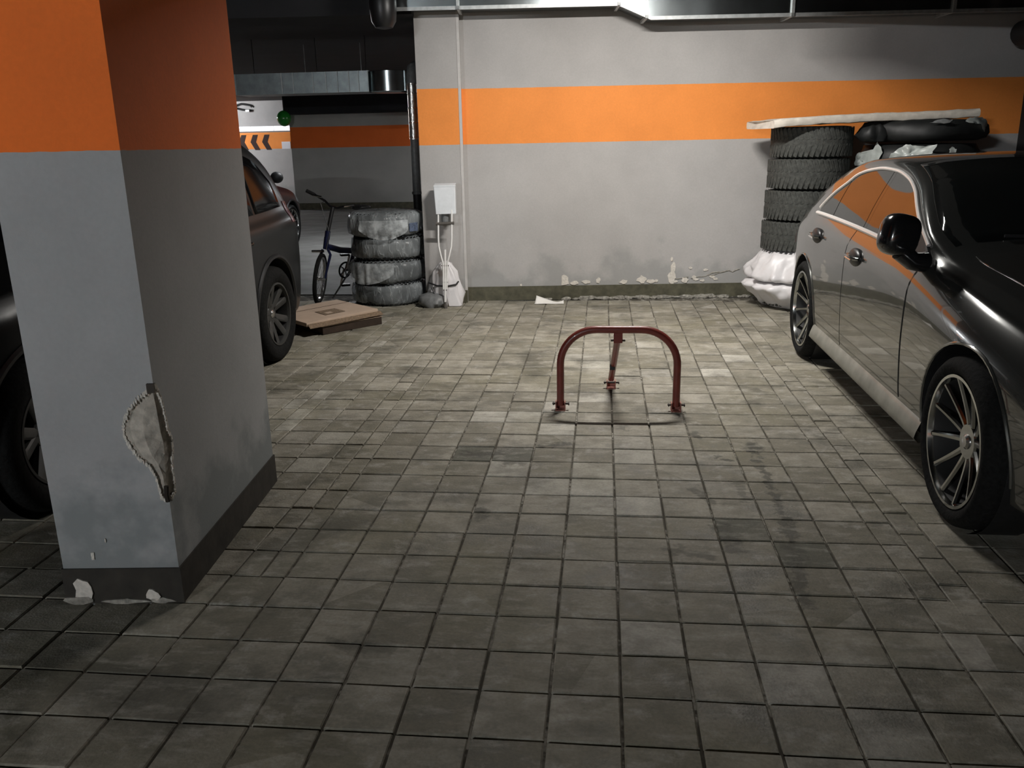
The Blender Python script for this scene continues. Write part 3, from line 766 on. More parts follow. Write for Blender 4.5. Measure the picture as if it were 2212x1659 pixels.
# ---------------------------------------------------------------- cars
class Car:
    def __init__(s, cfg): s.c = cfg
    def at(s, k, y): return spline(s.c['s'], s.c[k], y)
    def section(s, y):
        W, zb, zr, ze, wr, z0 = (s.at(k, y) for k in ('W', 'zb', 'zr', 'ze', 'wr', 'z0'))
        q_ = s.at('rnd', y) if 'rnd' in s.c else 0.0; zw = z0 + (zb - z0) * .52; wb = W - .065 - .115 * q_
        cp = [(W - .10, z0), (W - .040, z0 + .03), (W - .014, z0 + .16), (W, zw), (W - .004 - .012 * q_, zb - .15 - .02 * q_), (W - .020 - .062 * q_, zb - .075), (wb, zb)]
        dz = max(.0, ze - zb)
        cp += [(wb + (wr - wb) * .34 + .010 * min(1, dz * 4), zb + dz * .34), (wb + (wr - wb) * .68 + .010 * min(1, dz * 4), zb + dz * .68), (wr, ze), (wr * .86, ze + (zr - ze) * .55), (wr * .5, ze + (zr - ze) * .9), (0, zr)]
        out = []
        n = len(cp)
        for i in range(n - 1):
            p0, p1, p2, p3 = cp[max(i - 1, 0)], cp[i], cp[i + 1], cp[min(i + 2, n - 1)]
            for k in range(4):
                u = k / 4
                q = []
                for a in (0, 1):
                    m0 = (p2[a] - p0[a]) / 2 * .8; m1 = (p3[a] - p1[a]) / 2 * .8
                    q.append((2 * u**3 - 3 * u**2 + 1) * p1[a] + (u**3 - 2 * u**2 + u) * m0 + (-2 * u**3 + 3 * u**2) * p2[a] + (u**3 - u**2) * m1)
                out.append(tuple(q))
        out.append(cp[-1])
        return out
    def hw(s, y, z):
        pts = s.section(y)
        for a, b in zip(pts[:-1], pts[1:]):
            if a[1] <= z <= b[1] and b[1] > a[1]:
                return a[0] + (b[0] - a[0]) * (z - a[1]) / (b[1] - a[1])
        return pts[-1][0]
    def top(s, y, x):
        pts = s.section(y); x = abs(x)
        best = None
        for a, b in zip(pts[::-1][:-1], pts[::-1][1:]):
            if a[0] <= x <= b[0]: return a[1] + (b[1] - a[1]) * (x - a[0]) / max(1e-6, b[0] - a[0])
        return pts[0][1]
    def body(s, name, mat, parent, arches, Ra):
        y0, y1 = s.c['s'][0], s.c['s'][-1]
        N = 74; ys = [y0 + (y1 - y0) * (.5 - .5 * math.cos(PI * (i / N))) * .35 + (y1 - y0) * (i / N) * .65 for i in range(N + 1)]
        b = B(); rings = []
        for y in ys:
            h = s.section(y); ring = [(x, y, z) for x, z in h] + [(-x, y, z) for x, z in h[::-1][1:]]
            rings.append(ring)
        K = len(rings[0])
        # round the nose and tail: close with two shrinking rings
        def shrink(ring, f, dy):
            cz = sum(p[2] for p in ring) / len(ring)
            return [(p[0] * f, p[1] + dy, cz + (p[2] - cz) * f) for p in ring]
        rings = [shrink(rings[0], .5, -.035), shrink(rings[0], .88, -.022)] + rings + [shrink(rings[-1], .88, .022), shrink(rings[-1], .5, .035)]
        for r in rings: b.v += r
        for i in range(len(rings) - 1):
            for k in range(K):
                k2 = (k + 1) % K
                b.f.append((i * K + k, i * K + k2, (i + 1) * K + k2, (i + 1) * K + k))
        b.f.append(tuple(range(K))[::-1]); b.f.append(tuple((len(rings) - 1) * K + k for k in range(K)))
        o = b.build(name, mat, parent, smooth=62)
        for ya in arches:
            for sd in (-1, 1):
                c_ = B().lathe([(Ra, -.16), (Ra, .16)], 48, Matrix.Translation((sd * .82, ya, s.c['R'] + .012)) @ RX).build('cut', M['black_plastic'])
                c_.parent = parent
                bpy.context.view_layer.update()
                boolean(o, c_)
        for p in o.data.polygons: p.use_smooth = True
        o.data.set_sharp_from_angle(angle=math.radians(62))
        return o
    def side_patch(s, ys, lo, hi, nz_, off, side, lip=.008):
        rows = []
        for y in ys:
            a, b_ = lo(y), hi(y); r = []
            for k in range(nz_ + 1):
                z = a + (b_ - a) * k / nz_
                r.append((side * (s.hw(y, z) + off), y, z))
            # returns tucked into the body at top and bottom
            r = [(side * (s.hw(y, a) + off - lip), y, a - .001)] + r + [(side * (s.hw(y, b_) + off - lip), y, b_ + .001)]
            rows.append(r)
        first = [(p[0] - side * lip, p[1] - .001, p[2]) for p in rows[0]]; last = [(p[0] - side * lip, p[1] + .001, p[2]) for p in rows[-1]]
        return B().grid([first] + rows + [last])
    def top_patch(s, ys, wx, nx, off, lip=.006):
        rows = []
        for y in ys:
            w = wx(y); r = []
            for k in range(nx + 1):
                x = -w + 2 * w * k / nx
                r.append((x, y, s.top(y, x) + off))
            r = [(r[0][0], y, r[0][2] - lip)] + r + [(r[-1][0], y, r[-1][2] - lip)]
            rows.append(r)
        first = [(p[0], p[1], p[2] - lip) for p in rows[0]]; last = [(p[0], p[1], p[2] - lip) for p in rows[-1]]
        return B().grid([first] + rows + [last])
def lin(a, b, n): return [a + (b - a) * i / n for i in range(n + 1)]

def liner(parent, ya, zc, Ra, mat):
    for sd in (-1, 1):
        B().lathe([(Ra - .003, .055), (Ra - .003, -.10), (Ra * .5, -.12), (.001, -.12)], 36, Matrix.Translation((sd * .80, ya, zc)) @ RX @ (Matrix.Identity(4) if sd > 0 else Matrix.Rotation(PI, 4, 'X')), cap=False).build('wheel_liner', mat, parent, smooth=True)

# --- grey four-door coupe on the right
S_ = [-.93, -.88, -.75, -.55, -.30, 0.0, .25, .55, .90, 1.25, 1.60, 1.85, 2.05, 2.30, 2.60, 3.0, 3.3, 3.52, 3.66]
cfg = dict(s=S_, R=.34, rnd=[0, 0, 0, 0, 0, 0, 0, 0, 0, 0, 0, 0, .0, .06, .14, .2, .25, .25, .2],
    W=[.66, .73, .80, .860, .895, .910, .912, .912, .912, .912, .912, .912, .912, .912, .908, .880, .83, .75, .63],
    z0=[.42, .34, .27, .22, .20, .20, .20, .20, .20, .20, .20, .20, .20, .20, .20, .20, .21, .23, .27],
    zb=[.80, .86, .905, .955, .985, 1.003, 1.005, 1.003, .998, .990, .978, .968, .952, .922, .878, .808, .735, .65, .56],
    zr=[.86, .92, .96, 1.03, 1.150, 1.275, 1.350, 1.390, 1.405, 1.398, 1.340, 1.235, 1.13, 1.02, .985, .925, .85, .75, .64],
    ze=[.83, .89, .935, .985, 1.090, 1.215, 1.300, 1.345, 1.356, 1.340, 1.270, 1.165, 1.070, .968, .928, .862, .78, .69, .58],
    wr=[.50, .56, .62, .70, .765, .735, .700, .678, .672, .680, .720, .775, .803, .755, .725, .685, .62, .53, .42])
car = Car(cfg)
coupe = thing('coupe_car', 'dark gray metallic four-door coupe with multi-spoke wheels parked on the right', 'car', (2.238, 3.19, 0), PI + math.radians(-.57))
car.body('body', M['coupe'], coupe, (0.0, 2.77), .372)
liner(coupe, 0.0, .352, .372, M['black_plastic']); liner(coupe, 2.77, .352, .372, M['black_plastic'])
wm = wheel_meshes(.34, .262, .235, 'multi')
for sd in (-1, 1):
    for ya in (0.0, 2.77): make_wheel(coupe, sd * .800, ya, .34, .262, .235, 'multi', wm[0], wm[1], wm[2], wm[3], sd, .2)
DT_S = [.04, .12, .236, .386, .495, .705, .923, 1.141, 1.389, 1.58, 1.74, 1.886, 2.017, 2.08]
DT_Z = [1.03, 1.08, 1.15, 1.215, 1.266, 1.30, 1.314, 1.309, 1.28, 1.232, 1.166, 1.10, 1.045, 1.01]
belt = lambda y: car.at('zb', y) + .012
dtop = lambda y: max(belt(y) + .008, spline(DT_S, DT_Z, y))
for sd in (1, -1):
    for nm, a, b_ in (('rear_quarter_glass', .07, .425), ('rear_door_glass', .437, 1.10), ('front_door_glass', 1.155, 2.06)):
        car.side_patch(lin(a, b_, 14), belt, dtop, 6, .003, sd).build(nm, M['car_glass'], coupe, smooth=30)
    car.side_patch(lin(1.105, 1.15, 2), belt, dtop, 6, .002, sd).build('door_pillar', M['car_glass'], coupe, smooth=30)
    # bright trim round the windows
    up = [(sd * (car.hw(y, dtop(y) + .008) + .006), y, dtop(y) + .008) for y in lin(.05, 2.075, 44)]
    B().tube(up, .0100, 8).build('window_trim', M['trim'], coupe, smooth=True)
    dn = [(sd * (car.hw(y, belt(y) - .006) + .007), y, belt(y) - .006) for y in lin(.04, 2.07, 24)]
    B().tube(dn, .0135, 8).build('window_trim', M['trim'], coupe, smooth=True)
    # doors
    lo = lambda y: .315 + max(0, .42 - y) * 1.15
    hi = lambda y: car.at('zb', y) - .012
    rd = car.side_patch(lin(.245, 1.02, 18), lambda y: max(.315, .315 + (.40 - y) * 2.6 if y < .40 else .315), hi, 16, .0018, sd, .005).build('rear_door', M['coupe'], coupe, smooth=35)
    fd = car.side_patch(lin(1.032, 2.085, 24), lambda y: .315, hi, 16, .0018, sd, .005).build('front_door', M['coupe'], coupe, smooth=35)
    for door, y, z in ((rd, .33, .885), (fd, 1.24, .862)):
        x = car.hw(y, z)
        B().sphere((sd * (x + .001), y, z), 1, 22, 10, (.030, .100, .050)).build('handle_cup', M['black_satin'], door, smooth='all')
        B().tube([(sd * (x + .012), y - .100, z + .004), (sd * (x + .036), y - .06, z + .006), (sd * (x + .036), y + .06, z + .002), (sd * (x + .012), y + .10, z)], [.009, .012, .012, .009], 10).build('door_handle', M['coupe'], door, smooth=True)
        B().tube([(sd * (x + .042), y - .05, z - .004), (sd * (x + .042), y + .06, z - .008)], .007, 6).build('handle_trim', M['chrome'], door, smooth=True)
    # gaps
    for y, z0_, z1_ in ((1.026, .32, .985), (2.093, .32, .945)):
        gp = [(sd * (car.hw(y, z) + .0004), y, z) for z in lin(z0_, z1_, 14)]
        B().tube(gp, .0020, 6).build('door_gap', M['gap'], coupe)
    # side skirt
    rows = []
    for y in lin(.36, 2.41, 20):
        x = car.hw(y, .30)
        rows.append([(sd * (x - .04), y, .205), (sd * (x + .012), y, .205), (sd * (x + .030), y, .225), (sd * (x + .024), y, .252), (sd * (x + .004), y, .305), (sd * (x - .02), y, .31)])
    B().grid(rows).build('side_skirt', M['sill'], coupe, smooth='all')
    # mirror
    mr = B()
    rot = Matrix.Rotation(sd * .25, 4, 'Z') @ Matrix.Rotation(.06, 4, 'X')
    mr.superball((sd * .985, 2.15, 1.078), (.082, .070, .092), .66, 28, 16, rot @ Matrix.Rotation(sd * -.22, 4, 'Y'))
    mo = mr.build('mirror_housing', M['black_gloss'], coupe, smooth='all')
    B().lathe([(.0001, 0), (.062, 0), (.064, .003)], 24, Matrix.Translation((sd * .985, 2.085, 1.08)) @ Matrix.Rotation(PI / 2, 4, 'X') @ Matrix.Diagonal((1.1, 1.15, 1, 1))).build('mirror_glass', M['car_glass'], mo)
    B().tube([(sd * .855, 2.13, .955), (sd * .92, 2.15, .965), (sd * .975, 2.16, 1.01)], [.046, .042, .044], 12).build('mirror_arm', M['black_gloss'], coupe, smooth=True)
    B().add([(sd * (car.hw(y, z) + .012), y, z) for y, z in ((1.90, .985), (2.12, .965), (2.12, .985), (2.02, 1.055), (1.92, 1.085))] + [(sd * (car.hw(y, z) - .01), y, z) for y, z in ((1.90, .985), (2.12, .965), (2.12, .985), (2.02, 1.055), (1.92, 1.085))],
            [(0, 1, 2, 3, 4), (9, 8, 7, 6, 5)] + [(i, (i + 1) % 5, 5 + (i + 1) % 5, 5 + i) for i in range(5)]).build('mirror_base', M['black_plastic'], coupe)
    # arch lip
    for ya in (0.0, 2.77):
        ap = []
        for k in range(26):
            a = math.radians(-8 + 196 * k / 25); z = .352 + .374 * math.sin(a); y = ya + .374 * math.cos(a)
            if z < .24: continue
            ap.append((sd * (car.hw(y, z) + .001), y, z))
        B().tube(ap, .007, 6).build('arch_lip', M['coupe'], coupe, smooth=True)
car.top_patch(lin(1.33, 2.17, 14), lambda y: car.at('wr', y) - .035, 12, .003).build('windscreen', M['car_glass'], coupe, smooth='all')
car.top_patch(lin(-.46, .30, 10), lambda y: car.at('wr', y) - .06, 12, .003).build('rear_screen', M['car_glass'], coupe, smooth='all')
hd = car.top_patch(lin(2.27, 3.42, 18), lambda y: .70 - max(0, y - 2.3) * .07, 14, .004).build('bonnet', M['coupe'], coupe, smooth=35)
for sd in (-1, 1):
    B().tube([(sd * .08, 2.20, car.top(2.20, .08) + .012), (sd * .55, 2.16, car.top(2.16, .55) + .012)], .007, 6).build('wiper', M['black_plastic'], coupe)
    car.side_patch(lin(3.18, 3.5, 6), lambda y: .60, lambda y: .68, 3, .004, sd).build('headlight', M['head_lens'], coupe, smooth=35)
    car.side_patch(lin(-.86, -.62, 6), lambda y: .74, lambda y: .83, 3, .004, sd).build('tail_light', M['tail_lens'], coupe, smooth=35)
B().box((0, 3.70, .50), (.9, .02, .18)).build('grille', M['black_plastic'], coupe, bevel=.01)
B().box((0, -.96, .55), (.52, .015, .11)).build('plate_holder', M['black_plastic'], coupe, bevel=.004)

# --- dark crossover behind the near pillar and the dark red hatchback past it share the builder
def crossover(name, label, loc, rz, paint, cfg, front, Rw, ri, dlo, style='five'):
    k = Car(cfg); root = thing(name, label, 'car', loc, rz)
    zc = cfg['R'] + .012; Ra = Rw + .045
    k.body('body', paint, root, (0.0, front), Ra)
    liner(root, 0.0, zc, Ra, M['black_plastic']); liner(root, front, zc, Ra, M['black_plastic'])
    ms = wheel_meshes(Rw, ri, .225, style)
    hwx = max(cfg['W']) - .115
    for sd in (-1, 1):
        for ya in (0.0, front): make_wheel(root, sd * hwx, ya, Rw, ri, .225, style, *ms, sd, .3)
        bl = lambda y: k.at('zb', y) + .02
        tp = lambda y: max(bl(y) + .01, min(k.at('ze', y) - .04, spline(dlo[0], dlo[1], y)))
        a0, a1 = dlo[0][0], dlo[0][-1]
        for nm, a, b_ in (('rear_quarter_glass', a0, a0 + (a1 - a0) * .2), ('rear_door_glass', a0 + (a1 - a0) * .215, a0 + (a1 - a0) * .53), ('front_door_glass', a0 + (a1 - a0) * .55, a1)):
            k.side_patch(lin(a, b_, 10), bl, tp, 5, .003, sd).build(nm, M['suv_glass'], root, smooth='all')
        for nm, a, b_ in (('rear_door', Ra * .92, front * .44), ('front_door', front * .447, front - Ra - .04)):
            dr = k.side_patch(lin(a, b_, 14), lambda y: cfg['z0'][5] + .12 + max(0, Ra * 1.15 - y) * 1.8, lambda y: k.at('zb', y) - .01, 12, .0035, sd).build(nm, paint, root, smooth=35)
            x = k.hw(a + .12, k.at('zb', a + .12) - .14)
            B().tube([(sd * (x + .0), a + .06, k.at('zb', a) - .14), (sd * (x + .03), a + .08, k.at('zb', a) - .138), (sd * (x + .03), a + .20, k.at('zb', a) - .142), (sd * x, a + .22, k.at('zb', a) - .142)], .011, 8).build('door_handle', paint, dr, smooth=True)
        for ya in (0.0, front):
            ap = []
            for q in range(26):
                an = math.radians(-6 + 192 * q / 25); z = zc + (Ra + .012) * math.sin(an); y = ya + (Ra + .012) * math.cos(an)
                if z > cfg['z0'][5] + .06: ap.append((sd * (k.hw(y, z) + .002), y, z))
            B().tube(ap, .016, 6).build('arch_lip', M['black_plastic'], root, smooth=True)
        ym = a1 - .05
        xm = k.hw(ym, k.at('zb', ym) + .03)
        B().sphere((sd * (xm + .13), ym + .05, k.at('zb', ym) + .13), 1, 20, 12, (.10, .065, .085)).build('mirror_housing', M['black_plastic'], root, smooth='all')
        B().tube([(sd * (xm - .02), ym, k.at('zb', ym) + .04), (sd * (xm + .09), ym + .03, k.at('zb', ym) + .08)], .028, 10).build('mirror_arm', M['black_plastic'], root, smooth=True)
        y_r = cfg['s'][0]
        k.side_patch(lin(y_r + .07, y_r + .40, 8), lambda y: k.at('zb', y) - .10, lambda y: k.at('zb', y) + .055, 4, .005, sd).build('tail_light', M['tail_lens'], root, smooth=35)
        k.side_patch(lin(cfg['s'][-1] - .45, cfg['s'][-1] - .10, 8), lambda y: k.at('zb', y) - .14, lambda y: k.at('zb', y) - .03, 4, .005, sd).build('headlight', M['head_lens'], root, smooth=35)
    yw = [y for y in lin(cfg['s'][0], cfg['s'][-1], 200) if k.at('ze', y) - k.at('zb', y) > .06]
    k.top_patch(lin(dlo[2][0], dlo[2][1], 10), lambda y: k.at('wr', y) - .05, 10, .003).build('windscreen', M['suv_glass'], root, smooth='all')
    k.top_patch(lin(dlo[3][0], dlo[3][1], 8), lambda y: k.at('wr', y) - .07, 10, .003).build('rear_screen', M['suv_glass'], root, smooth='all')
    B().box((0, cfg['s'][-1] + .03, .55), (1.0, .02, .22)).build('grille', M['black_plastic'], root, bevel=.01)
    return root
S2 = [-.92, -.86, -.74, -.60, -.40, -.15, .15, .6, 1.1, 1.6, 1.95, 2.25, 2.6, 2.95, 3.3, 3.45]
suvc = dict(s=S2, R=.345,
    W=[.64, .74, .825, .870, .895, .908, .912, .92, .92, .92, .92, .918, .91, .88, .80, .66],
    z0=[.48, .36, .29, .25, .23, .22, .22, .22, .22, .22, .22, .22, .22, .24, .27, .33],
    zb=[.86, .94, 1.01, 1.055, 1.06, 1.05, 1.04, 1.03, 1.02, 1.01, 1.0, .99, .96, .92, .84, .74],
    zr=[.95, 1.10, 1.27, 1.395, 1.50, 1.590, 1.64, 1.67, 1.66, 1.56, 1.40, 1.17, 1.05, .99, .91, .80],
    ze=[.90, 1.05, 1.215, 1.335, 1.44, 1.525, 1.575, 1.60, 1.59, 1.48, 1.31, 1.08, .985, .94, .86, .76],
    wr=[.52, .60, .655, .675, .68, .68, .67, .665, .66, .68, .72, .78, .79, .77, .68, .54])
suv = crossover('crossover_car', 'dark gray crossover parked behind the near pillar, tail to the tires', (-3.290, 2.96, 0), PI, M['suv_paint'], suvc, 2.60, .345, .225,
                ([-.42, -.2, .2, .7, 1.3, 1.75, 2.15], [1.26, 1.42, 1.49, 1.51, 1.49, 1.36, 1.10], (1.5, 2.3), (-.70, -.12)))
S3 = [-.78, -.70, -.5, -.2, .2, .6, 1.0, 1.4, 1.75, 2.05, 2.4, 2.8, 3.1, 3.25]
redc = dict(s=S3, R=.32,
    W=[.66, .76, .84, .87, .88, .885, .885, .885, .885, .885, .88, .85, .78, .64],
    z0=[.40, .30, .24, .21, .20, .20, .20, .20, .20, .20, .20, .21, .23, .28],
    zb=[.90, .96, .99, .99, .985, .98, .975, .965, .955, .94, .90, .82, .72, .60],
    zr=[.98, 1.12, 1.30, 1.40, 1.46, 1.48, 1.47, 1.40, 1.22, 1.04, .97, .88, .77, .66],
    ze=[.93, 1.07, 1.24, 1.34, 1.40, 1.42, 1.41, 1.33, 1.14, .97, .92, .84, .74, .62],
    wr=[.52, .60, .63, .64, .64, .635, .64, .66, .72, .77, .76, .72, .62, .5])
crossover('hatchback_car', 'dark red hatchback with silver wheels in the bay past the crossover', (-5.90, 7.92, 0), -.02, M['red_car'], redc, 2.52, .32, .245,
          ([-.35, 0, .4, .9, 1.3, 1.7, 1.85], [1.12, 1.30, 1.36, 1.37, 1.30, 1.10, 1.02], (1.2, 1.95), (-.55, -.05)), 'multi')

# ---------------------------------------------------------------- tyre stacks
def loose_tire_mesh(R, w, ri, dusty=True):
    b = B(); b.lathe(tire_profile(R, w, ri), 56, None, cap=False)
    b.lathe([(ri, -w * .39), (ri + .03, -w * .42), (R - .03, -w * .38), (R - .012, 0), (R - .03, w * .38), (ri + .03, w * .42), (ri, w * .39)], 40, None, cap=False)
    tread(b, R, w, 48, .0032)
    return b.mesh('tire', 40)
TX, TY = 1.735, 5.16
tm = loose_tire_mesh(.345, .262, .205); tm.materials.append(M['rubber_dusty'])
for i, (z, dx, lab) in enumerate([(.655, 0.0, 'lowest bare dusty tire, resting on the white bags'), (.925, .012, 'second bare dusty tire up in the tall stack by the coupe'),
                                  (1.195, .022, 'third bare dusty tire up in the tall stack by the coupe'), (1.462, .035, 'topmost bare tire in the tall stack, under the foam slab')]):
    o = bpy.data.objects.new('tire', tm); C.objects.link(o); o.location = (TX + dx, TY, z); o.rotation_euler = (0, 0, i * .7)
    tag(o, lab, 'tire', 'bare tires in the tall stack')
def crumple(prof, n, amp, fs, seed, folds=0, famp=0.0, squash=None, ridge=0.0):
    def fn(v, a):
        d = nz((v.x * fs + seed, v.y * fs, v.z * fs * 1.3)) * amp + nz((v.x * fs * 3 + seed, v.y * fs * 3, v.z * fs * 3)) * amp * .4
        d += famp * math.sin(a * folds + 3 * nz((seed, v.z * 4, a)))
        if ridge:
            q = Vector((v.x * fs * 1.6 + 2 * seed, v.y * fs * 1.6, v.z * fs * .9)); d += ridge * (.35 - abs(noise.noise(q)) * 2.0) - ridge * .5 * abs(noise.noise(q * 2.3))
        r = math.hypot(v.x, v.y); k = (r + d) / max(r, 1e-5)
        w = Vector((v.x * k, v.y * k, v.z))
        return squash(w) if squash else w
    return B().lathe(prof, n, None, cap=True, fn=fn)
def white_bag(label, z0, prof, seed):
    t = thing('bagged_tire', label, 'bag', (TX - .02, TY, z0), 0, 'tires in white bags')
    crumple(prof, 160, .050, 3.6, seed, 0, 0, lambda w: Vector((w.x, min(w.y, .40), w.z)), .055).build('bag', M['white_bag'], t, smooth='all')
    o = bpy.data.objects.new('tire', tm); C.objects.link(o); o.parent = t; o.location = (0, 0, z0 and .128 or .122); o.scale = (.86, .86, .75)
    return t
white_bag('upper white plastic bag with a tire inside, under the tall bare stack', .255, [(.02, .005), (.32, .0), (.44, .01), (.48, .03), (.485, .055), (.46, .085), (.43, .12), (.40, .155), (.37, .19), (.34, .225), (.30, .262), (.05, .266)], 3.1)
white_bag('lower white plastic bag with a tire inside, resting on the floor', .0, [(.02, .004), (.22, .0), (.29, .015), (.33, .05), (.37, .09), (.41, .125), (.445, .16), (.475, .19), (.48, .215), (.44, .24), (.36, .25), (.05, .252)], 8.7)
# foam slab across both stacks
fs_ = thing('foam_slab', 'long pale foam slab lying across the tops of both tire stacks', 'slab', (2.12, 5.13, 1.580), WA * .9)
b = B(); rows = []
for i in range(41):
    u = i / 40; x = -.88 + 1.78 * u; r = []
    for (y, z) in ((-.335, .004), (-.345, .022), (-.345, .050), (-.325, .066), (0, .070), (.25, .066), (.27, .052), (.27, .02), (.25, .005), (0, .0), (-.32, .0), (-.335, .004)):
        w_ = 1.0 - .10 * max(0, .08 - u) / .08
        cut = max(0, .12 - u) / .12
        r.append((x + .16 * (y + .3) * 0 + .10 * cut * (1 if y < -.2 else 0), y * w_ + cut * .0, z + .035 * (u - .5) * 0 + .009 * nz((x * 9, y * 9, z * 14)) + .066 * u + .008 * math.sin(u * 5)))
    rows.append(r)
b.grid(rows); b.f.append(tuple(range(11))); b.f.append(tuple(40 * 12 + k for k in range(11)))
b.build('foam_board', M['foam'], fs_, smooth=40)
# second stack, black bags
T2 = (2.66, 5.12)
tm2 = loose_tire_mesh(.36, .27, .205); tm2.materials.append(M['rubber'])
for i, lab in enumerate(['bottom tire of the stack hidden behind the coupe', 'second tire of the stack hidden behind the coupe', 'third tire of the stack hidden behind the coupe', 'fourth tire of the stack, just under the black bags']):
    o = bpy.data.objects.new('tire', tm2); C.objects.link(o); o.location = (T2[0], T2[1], .138 + .272 * i)
    tag(o, lab, 'tire', 'tires of the stack behind the coupe')
def film_blob(parent, poly, off, seed, mat, amp=.02):
    """crumpled sheet: rows of points given in (x, z), pushed out in front of the bag"""
    q = []; rr = random.Random(int(seed * 10))
    for i in range(len(poly)):
        p0, p1 = poly[i], poly[(i + 1) % len(poly)]
        for f in (0, .25, .5, .75): q.append((p0[0] + (p1[0] - p0[0]) * f + rr.uniform(-.006, .006), p0[1] + (p1[1] - p0[1]) * f + rr.uniform(-.006, .006)))
    poly = q
    b = B(); n = len(poly); cx = sum(p[0] for p in poly) / n; cz = sum(p[1] for p in poly) / n
    vs = []; fs = []; L = 9
    for k in range(L + 1):
        f = k / L
        for (x, z) in poly:
            X = cx + (x - cx) * f; Z = cz + (z - cz) * f
            vs.append((X, off(X, Z) - .020 - amp * abs(nz((X * 16 + seed, Z * 16, seed))) * 1.6 - amp * nz((X * 7, Z * 11, seed + 3)), Z))
    for k in range(L):
        for i in range(n): fs.append((k * n + i, k * n + (i + 1) % n, (k + 1) * n + (i + 1) % n, (k + 1) * n + i))
    b.add(vs, fs); o = b.build('pale_film', mat, parent, smooth=55)
    return o
bt = thing('bagged_tire', 'tire in a black bag with crumpled pale film, lower of two by the coupe roof', 'bag', (T2[0], T2[1], 1.09), 0, 'tires in black bags')
crumple([(.05, .0), (.36, .0), (.46, .03), (.49, .12), (.48, .26), (.44, .335), (.05, .345)], 80, .04, 4, 1.2, 0, 0, lambda w: Vector((w.x, min(w.y, .45), w.z))).build('bag', M['black_bag'], bt, smooth='all')
fo = lambda X, Z: -math.sqrt(max(.0, .48**2 - X * X)) - .02
film_blob(bt, [(-0.530, 0.172), (-0.430, 0.157), (-0.390, 0.272), (-0.420, 0.372), (-0.430, 0.302), (-0.520, 0.262)], fo, 1.5, M['gray_film'])
film_blob(bt, [(-0.350, 0.177), (-0.230, 0.152), (-0.120, 0.202), (-0.060, 0.272), (-0.030, 0.332), (-0.110, 0.327), (-0.180, 0.332), (-0.240, 0.337), (-0.300, 0.302), (-0.350, 0.252)], fo, 4.2, M['gray_film'], .03)
film_blob(bt, [(0.070, 0.202), (0.140, 0.192), (0.140, 0.292), (0.105, 0.322), (0.075, 0.282)], fo, 7.7, M['gray_film'])
bt2 = thing('bagged_tire', 'tire in a black bag directly under the right end of the foam slab', 'bag', (T2[0] + .03, T2[1] + .02, 1.452), 0, 'tires in black bags')
crumple([(.05, .0), (.44, .0), (.50, .02), (.52, .06), (.51, .12), (.47, .165), (.05, .185)], 80, .04, 4, 6.2, 0, 0, lambda w: Vector((w.x, min(w.y, .45), w.z))).build('bag', M['black_bag'], bt2, smooth='all')
o = crumple([(.01, 0), (.10, .0), (.14, .05), (.12, .11), (.06, .15), (.01, .16)], 40, .03, 8, 3.3, 0, 0, None, .02).build('bag_neck', M['black_bag'], bt2, smooth=60)
o.location = (-.47, -.22, .005)
fo2 = lambda X, Z: -math.sqrt(max(.0, .48**2 - X * X)) - .025
film_blob(bt2, [(.16, .145), (.26, .13), (.36, .12), (.36, .07), (.43, .05), (.42, .13), (.34, .175), (.24, .185), (.17, .17)], fo2, 2.5, M['gray_film'])
film_blob(bt2, [(-.12, .14), (.02, .135), (.05, .165), (-.05, .17)], fo2, 5.5, M['pipe_gray'], .01)

# ---------------------------------------------------------------- wrapped tyres on the left
LX, LY = -2.178, 5.405
def wrapped(label, z, dx, dy, R, h, seed, top=False):
    t = thing('wrapped_tire', label, 'tire', (LX + dx, LY + dy, z), seed, 'wrapped tires beside the bicycle')
    me = TW; o = bpy.data.objects.new('tire', me); C.objects.link(o); o.parent = t; o.location = (0, 0, h / 2)
    f = h
    prof = [(.06, .004), (R - .04, .0), (R + .012, .03), (R + .02, f * .35), (R + .022, f * .65), (R + .012, f - .03), (R - .05, f), (.06, f - .004)]
    crumple(prof, 130, .024, 4.2, seed * 3, 0, 0, None, .016).build('plastic_film', M['film'], t, smooth='all')
    return t
TW = loose_tire_mesh(.335, .215, .20); TW.materials.append(M['rubber'])
w1 = wrapped('bottom tire in clear film of the wrapped stack beside the bicycle', 0.0, -.005, 0, .345, .222, 1.0)
w2 = wrapped('second tire from the floor in the wrapped stack, with film hem hanging', .222, .0, -.01, .35, .222, 2.1)
w3 = wrapped('third tire from the floor in the wrapped stack beside the bicycle', .444, .012, .0, .34, .222, 3.3)
w4 = wrapped('topmost tire in clear film of the wrapped stack, with a blue-gray label', .666, -.008, -.005, .355, .232, 4.6)
# hanging hems of film
def hem(t, R, z0, z1, a0, a1, seed):
    rows = []
    for i in range(41):
        a = a0 + (a1 - a0) * i / 40; r = []
        dip = math.sin(PI * i / 40)**.7
        for k in range(6):
            f = k / 5; z = z0 + (z1 - z0) * f * (.45 + .55 * dip)
            rr = R + .028 + .012 * f + .008 * math.sin(a * 23 + seed + 3 * nz((a * 5, seed, 0))) * f + .01 * nz((a * 6, f * 3, seed))
            r.append((rr * math.cos(a), rr * math.sin(a), z))
        rows.append(r)
    B().grid(rows).build('film_hem', M['film_edge'], t, smooth='all')
t_ = NT('film_fold'); tr = t_.n('ShaderNodeBsdfTransparent'); t_.b.inputs['Base Color'].default_value = (.62, .66, .68, 1); t_.b.inputs['Roughness'].default_value = .3
mx = t_.n('ShaderNodeMixShader'); t_.l(t_.rng(t_.noise(t_.obj(), 13, 4), .4, .65, .25, .8), mx.inputs[0]); t_.l(tr.outputs[0], mx.inputs[1]); t_.l(t_.b.outputs[0], mx.inputs[2]); t_.l(mx.outputs[0], t_.out.inputs[0])
